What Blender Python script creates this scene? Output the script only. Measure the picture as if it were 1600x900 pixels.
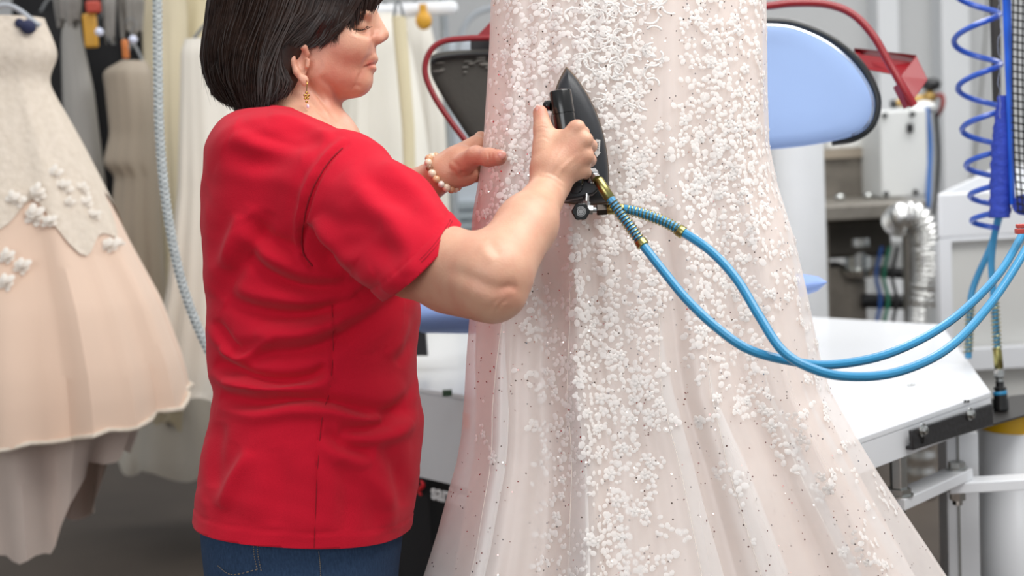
import bpy, bmesh, math, random
import numpy as np
from mathutils import Vector, Matrix
for o in list(bpy.data.objects): bpy.data.objects.remove(o)
random.seed(7); RNG = np.random.default_rng(7)
SC = bpy.context.scene; COL = SC.collection
# ------------------------------------------------------------------ camera
FPX = 2200.0
CAMZ, PITCH, ROLL = 1.35, math.radians(-6.0), math.radians(3.0)
_F = np.array([0, math.cos(PITCH), math.sin(PITCH)])
_U0 = np.array([0, -math.sin(PITCH), math.cos(PITCH)]); _R0 = np.array([1.0, 0, 0])
CR = math.cos(ROLL) * _R0 - math.sin(ROLL) * _U0
CU = math.sin(ROLL) * _R0 + math.cos(ROLL) * _U0
CF = _F; CL = np.array([0, 0, CAMZ])
cam = bpy.data.objects.new('camera', bpy.data.cameras.new('camera')); COL.objects.link(cam)
cam.matrix_world = Matrix(((CR[0], CU[0], -CF[0], CL[0]), (CR[1], CU[1], -CF[1], CL[1]), (CR[2], CU[2], -CF[2], CL[2]), (0, 0, 0, 1)))
cam.data.sensor_width = 36; cam.data.lens = 36 * FPX / 1600
cam.data.clip_start = .05; cam.data.clip_end = 60
cam.data.dof.use_dof = True; cam.data.dof.focus_distance = 2.08; cam.data.dof.aperture_fstop = 3.4
SC.camera = cam
# ------------------------------------------------------------------ light
SC.view_settings.view_transform = 'Standard'; SC.view_settings.look = 'None'
SC.view_settings.exposure = 0.0; SC.view_settings.gamma = 1
w = bpy.data.worlds.new('World'); SC.world = w; w.use_nodes = True
w.node_tree.nodes['Background'].inputs[0].default_value = (.93, .96, 1, 1)
w.node_tree.nodes['Background'].inputs[1].default_value = 0.52
def area_light(name, loc, tgt, sx, sy, power, col=(1, 1, 1)):
    l = bpy.data.lights.new(name, 'AREA'); l.shape = 'RECTANGLE'; l.size = sx; l.size_y = sy; l.energy = power; l.color = col
    o = bpy.data.objects.new(name, l); COL.objects.link(o); o.location = loc
    o.rotation_euler = (Vector(tgt) - Vector(loc)).to_track_quat('-Z', 'Y').to_euler(); return o
area_light('ceiling_light', (1.0, 1.6, 3.1), (.2, 2.2, 0), 2.2, 1.6, 74, (1, .985, .96))
area_light('ceiling_light', (-1.6, 3.9, 3.2), (-1.6, 4.2, 0), 2.4, 1.2, 24, (1, .98, .95))
area_light('ceiling_light', (2.0, 5.0, 3.2), (2.0, 5.4, 0), 2.4, 1.6, 75, (1, .99, .97))
area_light('window_light', (-1.5, -2.2, 2.1), (-.1, 2.4, 1.0), 2.6, 1.8, 56, (.96, .98, 1))
# ------------------------------------------------------------------ frames
def C(px, py, d): return np.array([(px - 800) / FPX * d, (450 - py) / FPX * d, d])      # camera-aligned metres
def toW(v): v = np.asarray(v, float); return CL + v[..., 0:1] * CR + v[..., 1:2] * CU + v[..., 2:3] * CF
def toC(p): q = np.asarray(p, float) - CL; return np.stack([q @ CR, q @ CU, q @ CF], -1)
def P(px, py, d): return toW(C(px, py, d))
def T(px, py, z):
    r = toW(C(px, py, 1.0)) - CL; return CL + r * ((z - CL[2]) / r[2])
def Y(px, py, y):
    r = toW(C(px, py, 1.0)) - CL; return CL + r * (y / r[1])
# ------------------------------------------------------------------ materials
def srgb(h):
    if isinstance(h, str): h = [int(h[i:i + 2], 16) / 255 for i in (0, 2, 4)]
    return tuple((c / 12.92 if c <= .04045 else ((c + .055) / 1.055) ** 2.4) for c in h)
MATS = {}
def mat(name, hexc, rough=.5, metal=0, var=.06, vscale=8, bump=0, bscale=200, alpha=1, coat=0, sheen=0, sss=0, trans=0, spec=.5, emis=0, stretch=(1, 1, 1), hex2=None):
    if name in MATS: return MATS[name]
    m = bpy.data.materials.new(name); m.use_nodes = True; nt = m.node_tree; b = nt.nodes['Principled BSDF']
    c = srgb(hexc); N = nt.nodes.new; L = nt.links.new
    tc = N('ShaderNodeTexCoord'); mp = N('ShaderNodeMapping'); mp.inputs['Scale'].default_value = stretch; L(tc.outputs['Object'], mp.inputs[0])
    n = N('ShaderNodeTexNoise'); n.inputs['Scale'].default_value = vscale; n.inputs['Detail'].default_value = 4; L(mp.outputs[0], n.inputs['Vector'])
    mx = N('ShaderNodeMix'); mx.data_type = 'RGBA'; L(n.outputs['Fac'], mx.inputs[0])
    c2 = srgb(hex2) if hex2 else None
    mx.inputs[6].default_value = (*[x * (1 - var) for x in c], 1)
    mx.inputs[7].default_value = (*(c2 if c2 else [min(1, x * (1 + var)) for x in c]), 1)
    L(mx.outputs[2], b.inputs['Base Color'])
    b.inputs['Roughness'].default_value = rough; b.inputs['Metallic'].default_value = metal; b.inputs['Alpha'].default_value = alpha
    b.inputs['Coat Weight'].default_value = coat; b.inputs['Sheen Weight'].default_value = sheen
    b.inputs['Specular IOR Level'].default_value = spec; b.inputs['Transmission Weight'].default_value = trans
    if sss: b.inputs['Subsurface Weight'].default_value = sss; b.inputs['Subsurface Radius'].default_value = (.012, .005, .003); b.inputs['Subsurface Scale'].default_value = 1
    if bump:
        n2 = N('ShaderNodeTexNoise'); n2.inputs['Scale'].default_value = bscale; n2.inputs['Detail'].default_value = 3; L(mp.outputs[0], n2.inputs['Vector'])
        bp = N('ShaderNodeBump'); bp.inputs['Strength'].default_value = bump; bp.inputs['Distance'].default_value = .004; L(n2.outputs['Fac'], bp.inputs['Height']); L(bp.outputs[0], b.inputs['Normal'])
    MATS[name] = m; return m
def sheer(name, hexc, opacity, cloud=.2, vscale=14):
    """woven net: part of the light goes straight through the holes, the thread scatters the rest"""
    m = bpy.data.materials.new(name); m.use_nodes = True; nt = m.node_tree; nt.nodes.clear(); N = nt.nodes.new; L = nt.links.new
    out = N('ShaderNodeOutputMaterial'); tr = N('ShaderNodeBsdfTransparent'); df = N('ShaderNodeBsdfDiffuse'); tl = N('ShaderNodeBsdfTranslucent'); gl = N('ShaderNodeBsdfGlossy')
    for s in (df, tl, gl): s.inputs['Color'].default_value = (*srgb(hexc), 1)
    gl.inputs['Roughness'].default_value = .35
    a = N('ShaderNodeMixShader'); a.inputs[0].default_value = .4; L(df.outputs[0], a.inputs[1]); L(tl.outputs[0], a.inputs[2])
    g = N('ShaderNodeMixShader'); g.inputs[0].default_value = .08; L(a.outputs[0], g.inputs[1]); L(gl.outputs[0], g.inputs[2])
    tc = N('ShaderNodeTexCoord'); n = N('ShaderNodeTexNoise'); n.inputs['Scale'].default_value = vscale; L(tc.outputs['Object'], n.inputs['Vector'])
    mr = N('ShaderNodeMapRange'); mr.inputs['To Min'].default_value = opacity - cloud / 2; mr.inputs['To Max'].default_value = opacity + cloud / 2; L(n.outputs['Fac'], mr.inputs['Value'])
    mx = N('ShaderNodeMixShader'); L(mr.outputs[0], mx.inputs[0]); L(tr.outputs[0], mx.inputs[1]); L(g.outputs[0], mx.inputs[2]); L(mx.outputs[0], out.inputs[0])
    return m
# ------------------------------------------------------------------ objects
ROOT = {}
def tag(o, label=None, cat=None, group=None, kind=None):
    if label: o['label'] = label
    if cat: o['category'] = cat
    if group: o['group'] = group
    if kind: o['kind'] = kind
    return o
def thing(name, label, cat, base, group=None):
    o = bpy.data.objects.new(name, None); COL.objects.link(o); o.location = Vector(np.asarray(base, float)); o.empty_display_size = .05
    return tag(o, label, cat, group)
def wloc(o):
    v = Vector((0, 0, 0))
    while o: v += o.location; o = o.parent
    return np.array(v)
def mesh_obj(name, V, F, m, parent=None, smooth=True, bevel=0, label=None, origin=None, matidx=None, mats=None, sharp=None):
    V = np.asarray(V, float)
    if parent is not None and origin is None: o0 = wloc(parent)
    else: o0 = np.asarray(origin if origin is not None else V.mean(0), float)
    me = bpy.data.meshes.new(name)
    Vl = V - o0
    if isinstance(F, np.ndarray):
        k = F.shape[1]; me.vertices.add(len(Vl)); me.vertices.foreach_set('co', Vl.astype(np.float32).ravel())
        me.loops.add(F.size); me.loops.foreach_set('vertex_index', F.astype(np.int32).ravel())
        me.polygons.add(len(F)); me.polygons.foreach_set('loop_start', np.arange(0, F.size, k, dtype=np.int32))
        me.update(calc_edges=True)
    else: me.from_pydata(Vl.tolist(), [], F); me.update()
    me.polygons.foreach_set('use_smooth', [smooth] * len(me.polygons))
    if sharp:
        bm_ = bmesh.new(); bm_.from_mesh(me)
        for e in bm_.edges:
            if len(e.link_faces) == 2 and e.calc_face_angle(0) > sharp: e.smooth = False
        bm_.to_mesh(me); bm_.free()
    for x in (mats or [m]): me.materials.append(x)
    if matidx is not None: me.polygons.foreach_set('material_index', matidx)
    o = bpy.data.objects.new(name, me); COL.objects.link(o)
    if parent is not None: o.parent = parent
    else: o.location = Vector(o0)
    if bevel:
        b = o.modifiers.new('bevel', 'BEVEL'); b.width = bevel; b.segments = 2; b.limit_method = 'ANGLE'; b.angle_limit = .6
    if label: o['label'] = label
    return o
def catmull(pts, n):
    p = np.asarray(pts, float)
    if len(p) < 3: return np.array([p[0] + (p[-1] - p[0]) * t for t in np.linspace(0, 1, n)])
    p = np.vstack([2 * p[0] - p[1], p, 2 * p[-1] - p[-2]]); m = len(p) - 3; out = []
    for t in np.linspace(0, m, n):
        i = min(int(t), m - 1); u = t - i; a, b, c, d = p[i:i + 4]
        out.append(.5 * ((2 * b) + (-a + c) * u + (2 * a - 5 * b + 4 * c - d) * u * u + (-a + 3 * b - 3 * c + d) * u ** 3))
    return np.array(out)
class MB:
    def __init__(s): s.V = []; s.F = []; s.n = 0
    def add(s, V, F):
        V = np.asarray(V, float); s.V.append(V); s.F += [tuple(int(i) + s.n for i in f) for f in F]; s.n += len(V); return s
    def box(s, c, size, M=None):
        x, y, z = np.asarray(size) / 2
        v = np.array([[a, b, d] for a in (-x, x) for b in (-y, y) for d in (-z, z)])
        if M is not None: v = v @ np.asarray(M).T
        return s.add(v + np.asarray(c), [(0, 1, 3, 2), (4, 6, 7, 5), (0, 4, 5, 1), (2, 3, 7, 6), (0, 2, 6, 4), (1, 5, 7, 3)])
    def box2(s, a, b):
        a = np.asarray(a, float); b = np.asarray(b, float); return s.box((a + b) / 2, np.abs(b - a))
    def tube(s, pts, r, n=10, cap=True):
        p = np.asarray(pts, float); m = len(p); r = np.broadcast_to(np.asarray(r, float), (m,))
        t = np.gradient(p, axis=0); t /= np.linalg.norm(t, axis=1)[:, None] + 1e-12
        u = np.cross(t[0], [0, 0, 1.0]); 
        if np.linalg.norm(u) < .1: u = np.cross(t[0], [1.0, 0, 0])
        V = []
        for i in range(m):
            u = u - t[i] * (u @ t[i]); u /= np.linalg.norm(u) + 1e-12; w_ = np.cross(t[i], u)
            for k in range(n):
                a = 2 * math.pi * k / n; V.append(p[i] + r[i] * (math.cos(a) * u + math.sin(a) * w_))
        F = [(i * n + k, i * n + (k + 1) % n, (i + 1) * n + (k + 1) % n, (i + 1) * n + k) for i in range(m - 1) for k in range(n)]
        if cap: F += [tuple(range(n))[::-1], tuple((m - 1) * n + k for k in range(n))]
        return s.add(V, F)
    def cyl(s, a, b, r, r2=None, n=20, cap=True): return s.tube([a, b], [r, r if r2 is None else r2], n, cap)
    def lathe(s, a, b, prof, n=24):
        """prof: (t along a->b in metres, radius)"""
        a = np.asarray(a, float); d = np.asarray(b, float) - a; d /= np.linalg.norm(d)
        pr = np.asarray(prof, float)
        u = np.cross(d, [0, 0, 1.0]); 
        if np.linalg.norm(u) < .1: u = np.cross(d, [1.0, 0, 0])
        u /= np.linalg.norm(u); w_ = np.cross(d, u); V = []
        for t, r in pr:
            for k in range(n):
                an = 2 * math.pi * k / n; V.append(a + d * t + max(r, 1e-5) * (math.cos(an) * u + math.sin(an) * w_))
        m = len(pr)
        F = [(i * n + k, i * n + (k + 1) % n, (i + 1) * n + (k + 1) % n, (i + 1) * n + k) for i in range(m - 1) for k in range(n)]
        F += [tuple(range(n))[::-1], tuple((m - 1) * n + k for k in range(n))]
        return s.add(V, F)
    def prism(s, outline, ext):
        o = np.asarray(outline, float); n = len(o); e = np.asarray(ext, float)
        V = np.vstack([o, o + e]); F = [tuple(range(n))[::-1], tuple(range(n, 2 * n))] + [(i, (i + 1) % n, n + (i + 1) % n, n + i) for i in range(n)]
        return s.add(V, F)
    def grid(s, G, closed=False):
        m, n = G.shape[:2]; F = []
        for i in range(m - 1):
            for k in range(n if closed else n - 1): F.append((i * n + k, i * n + (k + 1) % n, (i + 1) * n + (k + 1) % n, (i + 1) * n + k))
        return s.add(G.reshape(-1, 3), F)
    def ball(s, c, r, n=12, M=None):
        r = np.broadcast_to(np.asarray(r, float), (3,)); V = []; m = n // 2
        for i in range(m + 1):
            a = math.pi * i / m
            for k in range(n): b = 2 * math.pi * k / n; V.append((math.sin(a) * math.cos(b), math.sin(a) * math.sin(b), math.cos(a)))
        V = np.array(V) * r
        if M is not None: V = V @ np.asarray(M).T
        return s.add(V + np.asarray(c), [(i * n + k, i * n + (k + 1) % n, (i + 1) * n + (k + 1) % n, (i + 1) * n + k) for i in range(m) for k in range(n)])
    def build(s, name, m, parent=None, **k):
        V = np.vstack(s.V); o = mesh_obj(name, V, s.F, m, parent, **k)
        bm = bmesh.new(); bm.from_mesh(o.data); bmesh.ops.remove_doubles(bm, verts=bm.verts, dist=1e-6); bmesh.ops.recalc_face_normals(bm, faces=bm.faces)
        if k.get('smooth', True) :
            for e in bm.edges:
                if len(e.link_faces) == 2 and e.calc_face_angle(0) > .75: e.smooth = False
        bm.to_mesh(o.data); bm.free(); return o
def copy_tree(o, parent=None):
    c = o.copy(); COL.objects.link(c); c.parent = parent
    for ch in o.children: copy_tree(ch, c)
    return c
# ------------------------------------------------------------------ signed-distance modelling
def rc(a, b, ra, rb=None):
    a = np.asarray(a, np.float32); b = np.asarray(b, np.float32); rb = ra if rb is None else rb; ba = b - a; bb = float(ba @ ba) + 1e-12
    def f(p):
        t = np.clip(((p - a) @ ba) / bb, 0, 1)[:, None]; return np.linalg.norm(p - a - t * ba, axis=1) - (ra + t[:, 0] * (rb - ra))
    return f
def el(c, r, M=None):
    c = np.asarray(c, np.float32); r = np.asarray(r, np.float32); M = None if M is None else np.asarray(M, np.float32)
    def f(p):
        q = p - c
        if M is not None: q = q @ M
        k0 = np.linalg.norm(q / r, axis=1); k1 = np.linalg.norm(q / (r * r), axis=1) + 1e-9; return k0 * (k0 - 1) / k1
    return f
def smin(a, b, k):
    h = np.clip(.5 + .5 * (b - a) / k, 0, 1); return b + (a - b) * h - k * h * (1 - h)
def comb(items):
    """items: (fn, k[, 'sub'])"""
    def f(p):
        d = None
        for it in items:
            x = it[0](p)
            if d is None: d = x; continue
            if len(it) > 2: d = -smin(-d, x, it[1])
            else: d = smin(d, x, it[1])
        return d
    return f
def rotz(a): c, s = math.cos(a), math.sin(a); return np.array([[c, -s, 0], [s, c, 0], [0, 0, 1.0]])
def nets(groups, lo, hi, res, B=8):
    """naive surface nets on sparse blocks; groups = [(fn, k)] merged by smooth minimum"""
    lo = np.asarray(lo, np.float32); nb = np.ceil((np.asarray(hi) - lo) / (res * B)).astype(int)
    bi = np.stack(np.meshgrid(*[np.arange(x) for x in nb], indexing='ij'), -1).reshape(-1, 3)
    cen = (lo + (bi + .5) * res * B).astype(np.float32); half = res * B * .5 * 1.7321
    dg = [g[0](cen) for g in groups]; d = dg[0]
    for x, g in zip(dg[1:], groups[1:]): d = smin(d, x, g[1])
    keep = np.abs(d) < half * 3.6 + .006; bi = bi[keep]; dg = [x[keep] for x in dg]
    off = np.stack(np.meshgrid(*[np.arange(B + 1)] * 3, indexing='ij'), -1).reshape(-1, 3)
    nC = nb * B + 2; VV = []; ID = []; ED = [[], [], []]
    for s0 in range(0, len(bi), 256):
        b = bi[s0:s0 + 256]; g = (b[:, None, :] * B + off[None]); p = (lo + g * np.float32(res)).astype(np.float32)
        D = np.full(p.shape[:2], 9.0, np.float32); first = True
        for x, gr in zip(dg, groups):
            near = x[s0:s0 + 256] < half * 3.6 + gr[1] + .01
            if near.any():
                q = gr[0](p[near].reshape(-1, 3)).reshape(-1, p.shape[1]); D[near] = smin(D[near], q, gr[1])
        G = D.reshape(-1, B + 1, B + 1, B + 1); acc = 0; cnt = 0
        base = b[:, None, None, None, :] * B + np.stack(np.meshgrid(*[np.arange(B)] * 3, indexing='ij'), -1)[None]
        cs = []
        for ax in range(3):
            for u in (0, 1):
                for v in (0, 1):
                    sl0 = [slice(None)]; sl1 = [slice(None)]; o_ = [0, 0, 0]; oth = [a for a in range(3) if a != ax]; o_[oth[0]] = u; o_[oth[1]] = v
                    for a in range(3):
                        if a == ax: sl0.append(slice(0, B)); sl1.append(slice(1, B + 1))
                        else: sl0.append(slice(o_[a], B + o_[a])); sl1.append(slice(o_[a], B + o_[a]))
                    A = G[tuple(sl0)]; Bv = G[tuple(sl1)]; cr = (A < 0) != (Bv < 0); t = np.where(cr, A / (A - Bv + 1e-12), 0)
                    pos = np.zeros(A.shape + (3,), np.float32)
                    for a in range(3): pos[..., a] = t if a == ax else o_[a]
                    acc = acc + pos * cr[..., None]; cnt = cnt + cr
                    if u == 0 and v == 0: cs.append((cr, A < 0))
        act = cnt > 0
        VV.append((lo + (base[act] + acc[act] / cnt[act][:, None]) * res)); bc = base[act]
        ID.append(bc[:, 0].astype(np.int64) * nC[1] * nC[2] + bc[:, 1] * nC[2] + bc[:, 2])
        for ax in range(3):
            cr, ins = cs[ax]; e = base[cr]; ED[ax].append(np.column_stack([e, ins[cr]]))
    V = np.vstack(VV); ID = np.concatenate(ID); o = np.argsort(ID); ID = ID[o]; V = V[o]; F = []
    st = np.array([nC[1] * nC[2], nC[2], 1], np.int64)
    for ax in range(3):
        E = np.vstack(ED[ax]).astype(np.int64); e = E[:, 0] * st[0] + E[:, 1] * st[1] + E[:, 2]; a, b_ = [(1, 2), (2, 0), (0, 1)][ax]
        q = np.stack([e, e - st[a], e - st[a] - st[b_], e - st[b_]], 1); q[E[:, 3] == 0] = q[E[:, 3] == 0][:, ::-1]
        k = np.searchsorted(ID, q); k = np.clip(k, 0, len(ID) - 1); ok = (ID[k] == q).all(1); F.append(k[ok])
    return V, np.vstack(F)
def normals(V, F):
    a, b, c, d = (V[F[:, i]] for i in range(4)); n = np.cross(c - a, d - b); N = np.zeros_like(V)
    for i in range(4):
        for k in range(3): N[:, k] += np.bincount(F[:, i], n[:, k], len(V))
    return N / (np.linalg.norm(N, axis=1)[:, None] + 1e-12)
def relax(V, F, it=2, lam=.5):
    V = V.copy()
    for _ in range(it):
        S_ = np.zeros_like(V); n = np.zeros(len(V))
        for i in range(4):
            j = (i + 1) % 4
            for k in range(3): S_[:, k] += np.bincount(F[:, i], V[F[:, j], k], len(V)) + np.bincount(F[:, j], V[F[:, i], k], len(V))
            n += np.bincount(F[:, i], minlength=len(V)) + np.bincount(F[:, j], minlength=len(V))
        V = V + lam * (S_ / np.maximum(n, 1)[:, None] - V)
    return V
def pxof(V): return np.stack([800 + FPX * V[:, 0] / V[:, 2], 450 - FPX * V[:, 1] / V[:, 2]], 1)
def polydist(q, line, m=40):
    """distance in pixels to a smooth line drawn over the figure, signed side and position along it"""
    L = catmull([l[:2] for l in line], m); best = np.full(len(q), 1e9); side = np.zeros(len(q)); tt = np.zeros(len(q))
    for i in range(m - 1):
        a, b = L[i], L[i + 1]; ba = b - a; t = np.clip(((q - a) @ ba) / (ba @ ba + 1e-9), 0, 1); e = q - a - t[:, None] * ba; dd = np.hypot(e[:, 0], e[:, 1])
        k = dd < best; best[k] = dd[k]; side[k] = np.sign(ba[0] * e[k, 1] - ba[1] * e[k, 0]); tt[k] = (i + t[k]) / (m - 1)
    return best, side, tt
def folds(V, F, lines, gain=1):
    """cloth folds: each line is a valley (amp<0) or ridge (amp>0) with soft shoulders; only the side facing the room's near end"""
    N = normals(V, F); q = pxof(V); face = np.clip(-N[:, 2] * 2.2, 0, 1)
    tot = np.zeros(len(V))
    for line, amp, wd in lines:
        x0, x1 = min(l[0] for l in line) - 4 * wd, max(l[0] for l in line) + 4 * wd; y0, y1 = min(l[1] for l in line) - 4 * wd, max(l[1] for l in line) + 4 * wd
        k = np.where((q[:, 0] > x0) & (q[:, 0] < x1) & (q[:, 1] > y0) & (q[:, 1] < y1) & (face > 0))[0]
        if not len(k): continue
        d, s, t = polydist(q[k], line); taper = np.sin(np.pi * np.clip(t, .0, 1)) ** .5 * .95 + .05
        z = d * s / wd; g = np.exp(-z * z) - .55 * np.exp(-((z - 1.9) / 1.1) ** 2) * (1 if amp < 0 else .6)
        tot[k] += amp * g * taper
    return V + N * (tot * face * gain)[:, None]
def set_attr(o, name, vals):
    a = o.data.attributes.new(name, 'FLOAT', 'POINT'); a.data.foreach_set('value', np.asarray(vals, np.float32))
# ================================================================== the setting
def struct(name, b, m, **k):
    o = b.build(name, m, None, **k); o['kind'] = 'structure'; return o
MFLOOR = mat('floor_concrete', '5a5047', .62, var=.16, vscale=5, bump=.12, bscale=60)
MWALL = mat('wall_paint', 'cfd0d0', .8, var=.03); MWALLD = mat('wall_white', 'e6e8ea', .6, var=.02)
b = MB(); b.box2((-5, -3.2, -.1), (5, 8.0, 0)); struct('floor', b, MFLOOR, smooth=False)
b = MB(); b.box2((-5, 8.0, 0), (5, 8.2, 3.6)); struct('wall_back', b, MWALL, smooth=False)
b = MB(); b.box2((-5.2, -3.2, 0), (-5, 8.2, 3.6)); struct('wall_left', b, MWALL, smooth=False)
# white pilasters on the back wall
for i, (x0, x1, yb) in enumerate(((1374, 1408, 250), (1473, 1518, 250))):
    p0 = Y(x0, 150, 7.8); p1 = Y(x1, 150, 7.8)
    b = MB(); b.box2((p0[0], 7.8, 0), (p1[0], 8.0, 3.6)); struct('trim_%d' % (i + 1), b, MWALLD, smooth=False, bevel=.01)
b = MB(); b.box2((-5, 7.97, 0), (5, 8.0, .12)); struct('baseboard_back', b, MWALLD, smooth=False)
# ================================================================== the person
def outward(V, F):
    N = normals(V, F); return F if ((V - V.mean(0)) * N).sum() > 0 else F[:, ::-1]
def cmesh(name, V, F, m, parent, **k): return mesh_obj(name, toW(V), F[:, ::-1].copy(), m, parent, **k)
def gz(x, y, z):   # ground-true world point -> camera-aligned metres
    return toC(np.array([x, y, z]))
def skin_mat():
    m = bpy.data.materials.new('skin'); m.use_nodes = True; nt = m.node_tree; b = nt.nodes['Principled BSDF']; N = nt.nodes.new; L = nt.links.new
    at = N('ShaderNodeAttribute'); at.attribute_name = 'ruddy'; tc = N('ShaderNodeTexCoord')
    n = N('ShaderNodeTexNoise'); n.inputs['Scale'].default_value = 45; n.inputs['Detail'].default_value = 5; L(tc.outputs['Object'], n.inputs['Vector'])
    ad = N('ShaderNodeMath'); ad.operation = 'MULTIPLY_ADD'; ad.inputs[1].default_value = .5; L(n.outputs['Fac'], ad.inputs[0]); 
    sb = N('ShaderNodeMath'); sb.operation = 'SUBTRACT'; sb.inputs[1].default_value = .25; L(at.outputs['Fac'], sb.inputs[0]); L(sb.outputs[0], ad.inputs[2])
    rp = N('ShaderNodeValToRGB'); e = rp.color_ramp.elements
    e[0].position = 0; e[0].color = (*srgb('dcb194'), 1); e[1].position = 1; e[1].color = (*srgb('bd6252'), 1)
    L(ad.outputs[0], rp.inputs[0]); L(rp.outputs[0], b.inputs['Base Color'])
    b.inputs['Roughness'].default_value = .48; b.inputs['Subsurface Weight'].default_value = .12; b.inputs['Subsurface Radius'].default_value = (.010, .004, .002); b.inputs['Subsurface Scale'].default_value = 1
    n2 = N('ShaderNodeTexNoise'); n2.inputs['Scale'].default_value = 380; n2.inputs['Detail'].default_value = 3; L(tc.outputs['Object'], n2.inputs['Vector'])
    bp = N('ShaderNodeBump'); bp.inputs['Strength'].default_value = .22; bp.inputs['Distance'].default_value = .002; L(n2.outputs['Fac'], bp.inputs['Height']); L(bp.outputs[0], b.inputs['Normal'])
    return m
SKIN = skin_mat()
footp = toW(C(470, 893, 2.15)); footp = np.array([footp[0] + .01, footp[1] - .02, 0.0])
WOMAN = thing('person', 'woman with dark brown bob in red t-shirt and blue jeans, holding a black iron', 'person', footp)

def lofted(rows, cdep, p=2.0):
    """rows: (py, xl, xr, half depth, centre depth) silhouettes at depth cdep -> distance function of an elliptic trunk"""
    r = np.array(rows, float); yy = (450 - r[:, 0]) / FPX * cdep; cx = ((r[:, 1] + r[:, 2]) / 2 - 800) / FPX * cdep; hx = (r[:, 2] - r[:, 1]) / 2 / FPX * cdep
    o = np.argsort(yy); yy = yy[o]; cx = cx[o]; hx = hx[o]; hd = r[o, 3]; cd = r[o, 4]
    ys = np.linspace(yy[0], yy[-1], 400)
    def sm(v):
        q = np.interp(ys, yy, v); k = np.hanning(17); k /= k.sum(); return np.convolve(np.pad(q, 8, 'edge'), k, 'valid')
    cx, hx, hd, cd = sm(cx), sm(hx), sm(hd), sm(cd)
    def f(q):
        t = q[:, 1]; a = np.interp(t, ys, cx); h = np.interp(t, ys, hx); b = np.interp(t, ys, hd); c = np.interp(t, ys, cd)
        x = np.abs(q[:, 0] - a) / h; z = np.abs(q[:, 2] - c) / b
        k = (x ** p + z ** p) ** (1 / p); d = (k - 1) * np.minimum(h, b) * (.55 + .45 * np.clip(k, 0, 1))
        return np.maximum(d, np.maximum(ys[0] - t, t - ys[-1])).astype(np.float32)
    return f
c = C
# --- head and neck
HD = 2.15; NS = HD - .001
head = comb([
    (el(c(474, -8, HD), (.096, .088, .078)), 0),
    (el(c(535, 20, HD), (.046, .070, .064)), .03),
    (el(c(540, 72, HD), (.042, .050, .055)), .03),
    (el(c(505, 85, HD), (.058, .048, .060)), .03),
    (rc(c(500, 112, HD - .035), c(556, 128, HD - .008), .024, .018), .02),
    (rc(c(500, 112, HD + .035), c(556, 128, HD + .008), .024, .018), .02),
    (el(c(563, 125, HD), (.0165, .0165, .022)), .011),
    (el(c(530, 122, HD), (.036, .026, .042)), .022),
    (el(c(547, 70, HD - .038), (.026, .022, .018)), .02),        # cheek
    (el(c(547, 70, HD + .038), (.026, .022, .018)), .02),
    (el(c(568, 92, HD), (.0165, .022, .026)), .014),              # muzzle
    (rc(c(574, 10, HD), c(597, 54, HD), .009, .0105), .010),     # nose
    (el(c(589, 60, HD - .010), (.011, .009, .008)), .007),
    (el(c(589, 60, HD + .010), (.011, .009, .008)), .007),
    (el(c(596, 67, HD - .007), (.004, .003, .003)), .003, 'sub'),
    (el(c(581, 92, HD), (.0098, .0068, .020)), .005),             # lips
    (el(c(579, 107, HD), (.0095, .0058, .018)), .004),
    (el(c(567, 38, HD - .044), (.017, .014, .016)), .014, 'sub'),# eye sockets
    (el(c(567, 38, HD + .044), (.017, .014, .016)), .014, 'sub'),
    (el(c(560, 40, HD - .031), (.0125, .0120, .012)), .004),     # lids
    (el(c(560, 40, HD + .031), (.0125, .0120, .012)), .004),
    (el(c(563, 22, HD - .034), (.018, .007, .016)), .010),       # brows
    (el(c(563, 22, HD + .034), (.018, .007, .016)), .010),
])
def ear(d, s):
    h = [c(480, 84, d - s * .004), c(475, 74, d), c(464, 71, d), c(457, 80, d + s * .002), c(457, 95, d + s * .003), c(463, 112, d + s * .002), c(471, 124, d)]
    it = [(el(c(469, 97, d - s * .007), (.012, .026, .006)), 0)]
    it += [(rc(h[i], h[i + 1], .0045), .0045) for i in range(6)]
    it += [(el(c(476, 126, d), (.0062, .009, .0042)), .004), (el(c(470, 93, d + s * .001), (.0065, .0135, .006)), .002, 'sub'), (rc(c(481, 94, d), c(480, 104, d), .0035), .003)]
    return comb(it)
neck = comb([
    (rc(c(468, 90, HD), c(446, 225, HD), .051, .050), 0),
    (rc(c(508, 118, HD), c(474, 200, HD), .031, .025), .015),
    (rc(c(495, 128, HD - .030), c(500, 190, HD - .024), .009, .009), .010),
    (el(c(455, 275, HD), (.065, .040, .13)), .03),
])
# --- torso kept slim inside the shirt, hips
torso = comb([(rc(c(470, 250, 2.15), c(485, 760, 2.15), .10, .11), 0), (rc(c(470, 262, 2.01), c(470, 262, 2.30), .055), .05)])
# --- right arm (near side)
SH, EL_, WR = c(512, 285, 1.99), c(764, 432, 1.80), c(861, 290, 1.945)
UM = c(648, 398, 1.898)
armR = comb([
    (rc(SH, UM, .060, .0555), 0),
    (rc(UM, EL_, .0555, .047), .02),
    (rc(c(706, 438, 1.868), c(772, 462, 1.80), .045, .034), .025),
    (rc(EL_, c(822, 352, 1.875), .046, .0365), .02),
    (rc(c(785, 420, 1.80), c(830, 345, 1.87), .037, .030), .02),
    (rc(c(822, 352, 1.875), WR, .0365, .0255), .02),
    (el(c(790, 468, 1.785), (.020, .017, .016)), .015),
])
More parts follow.
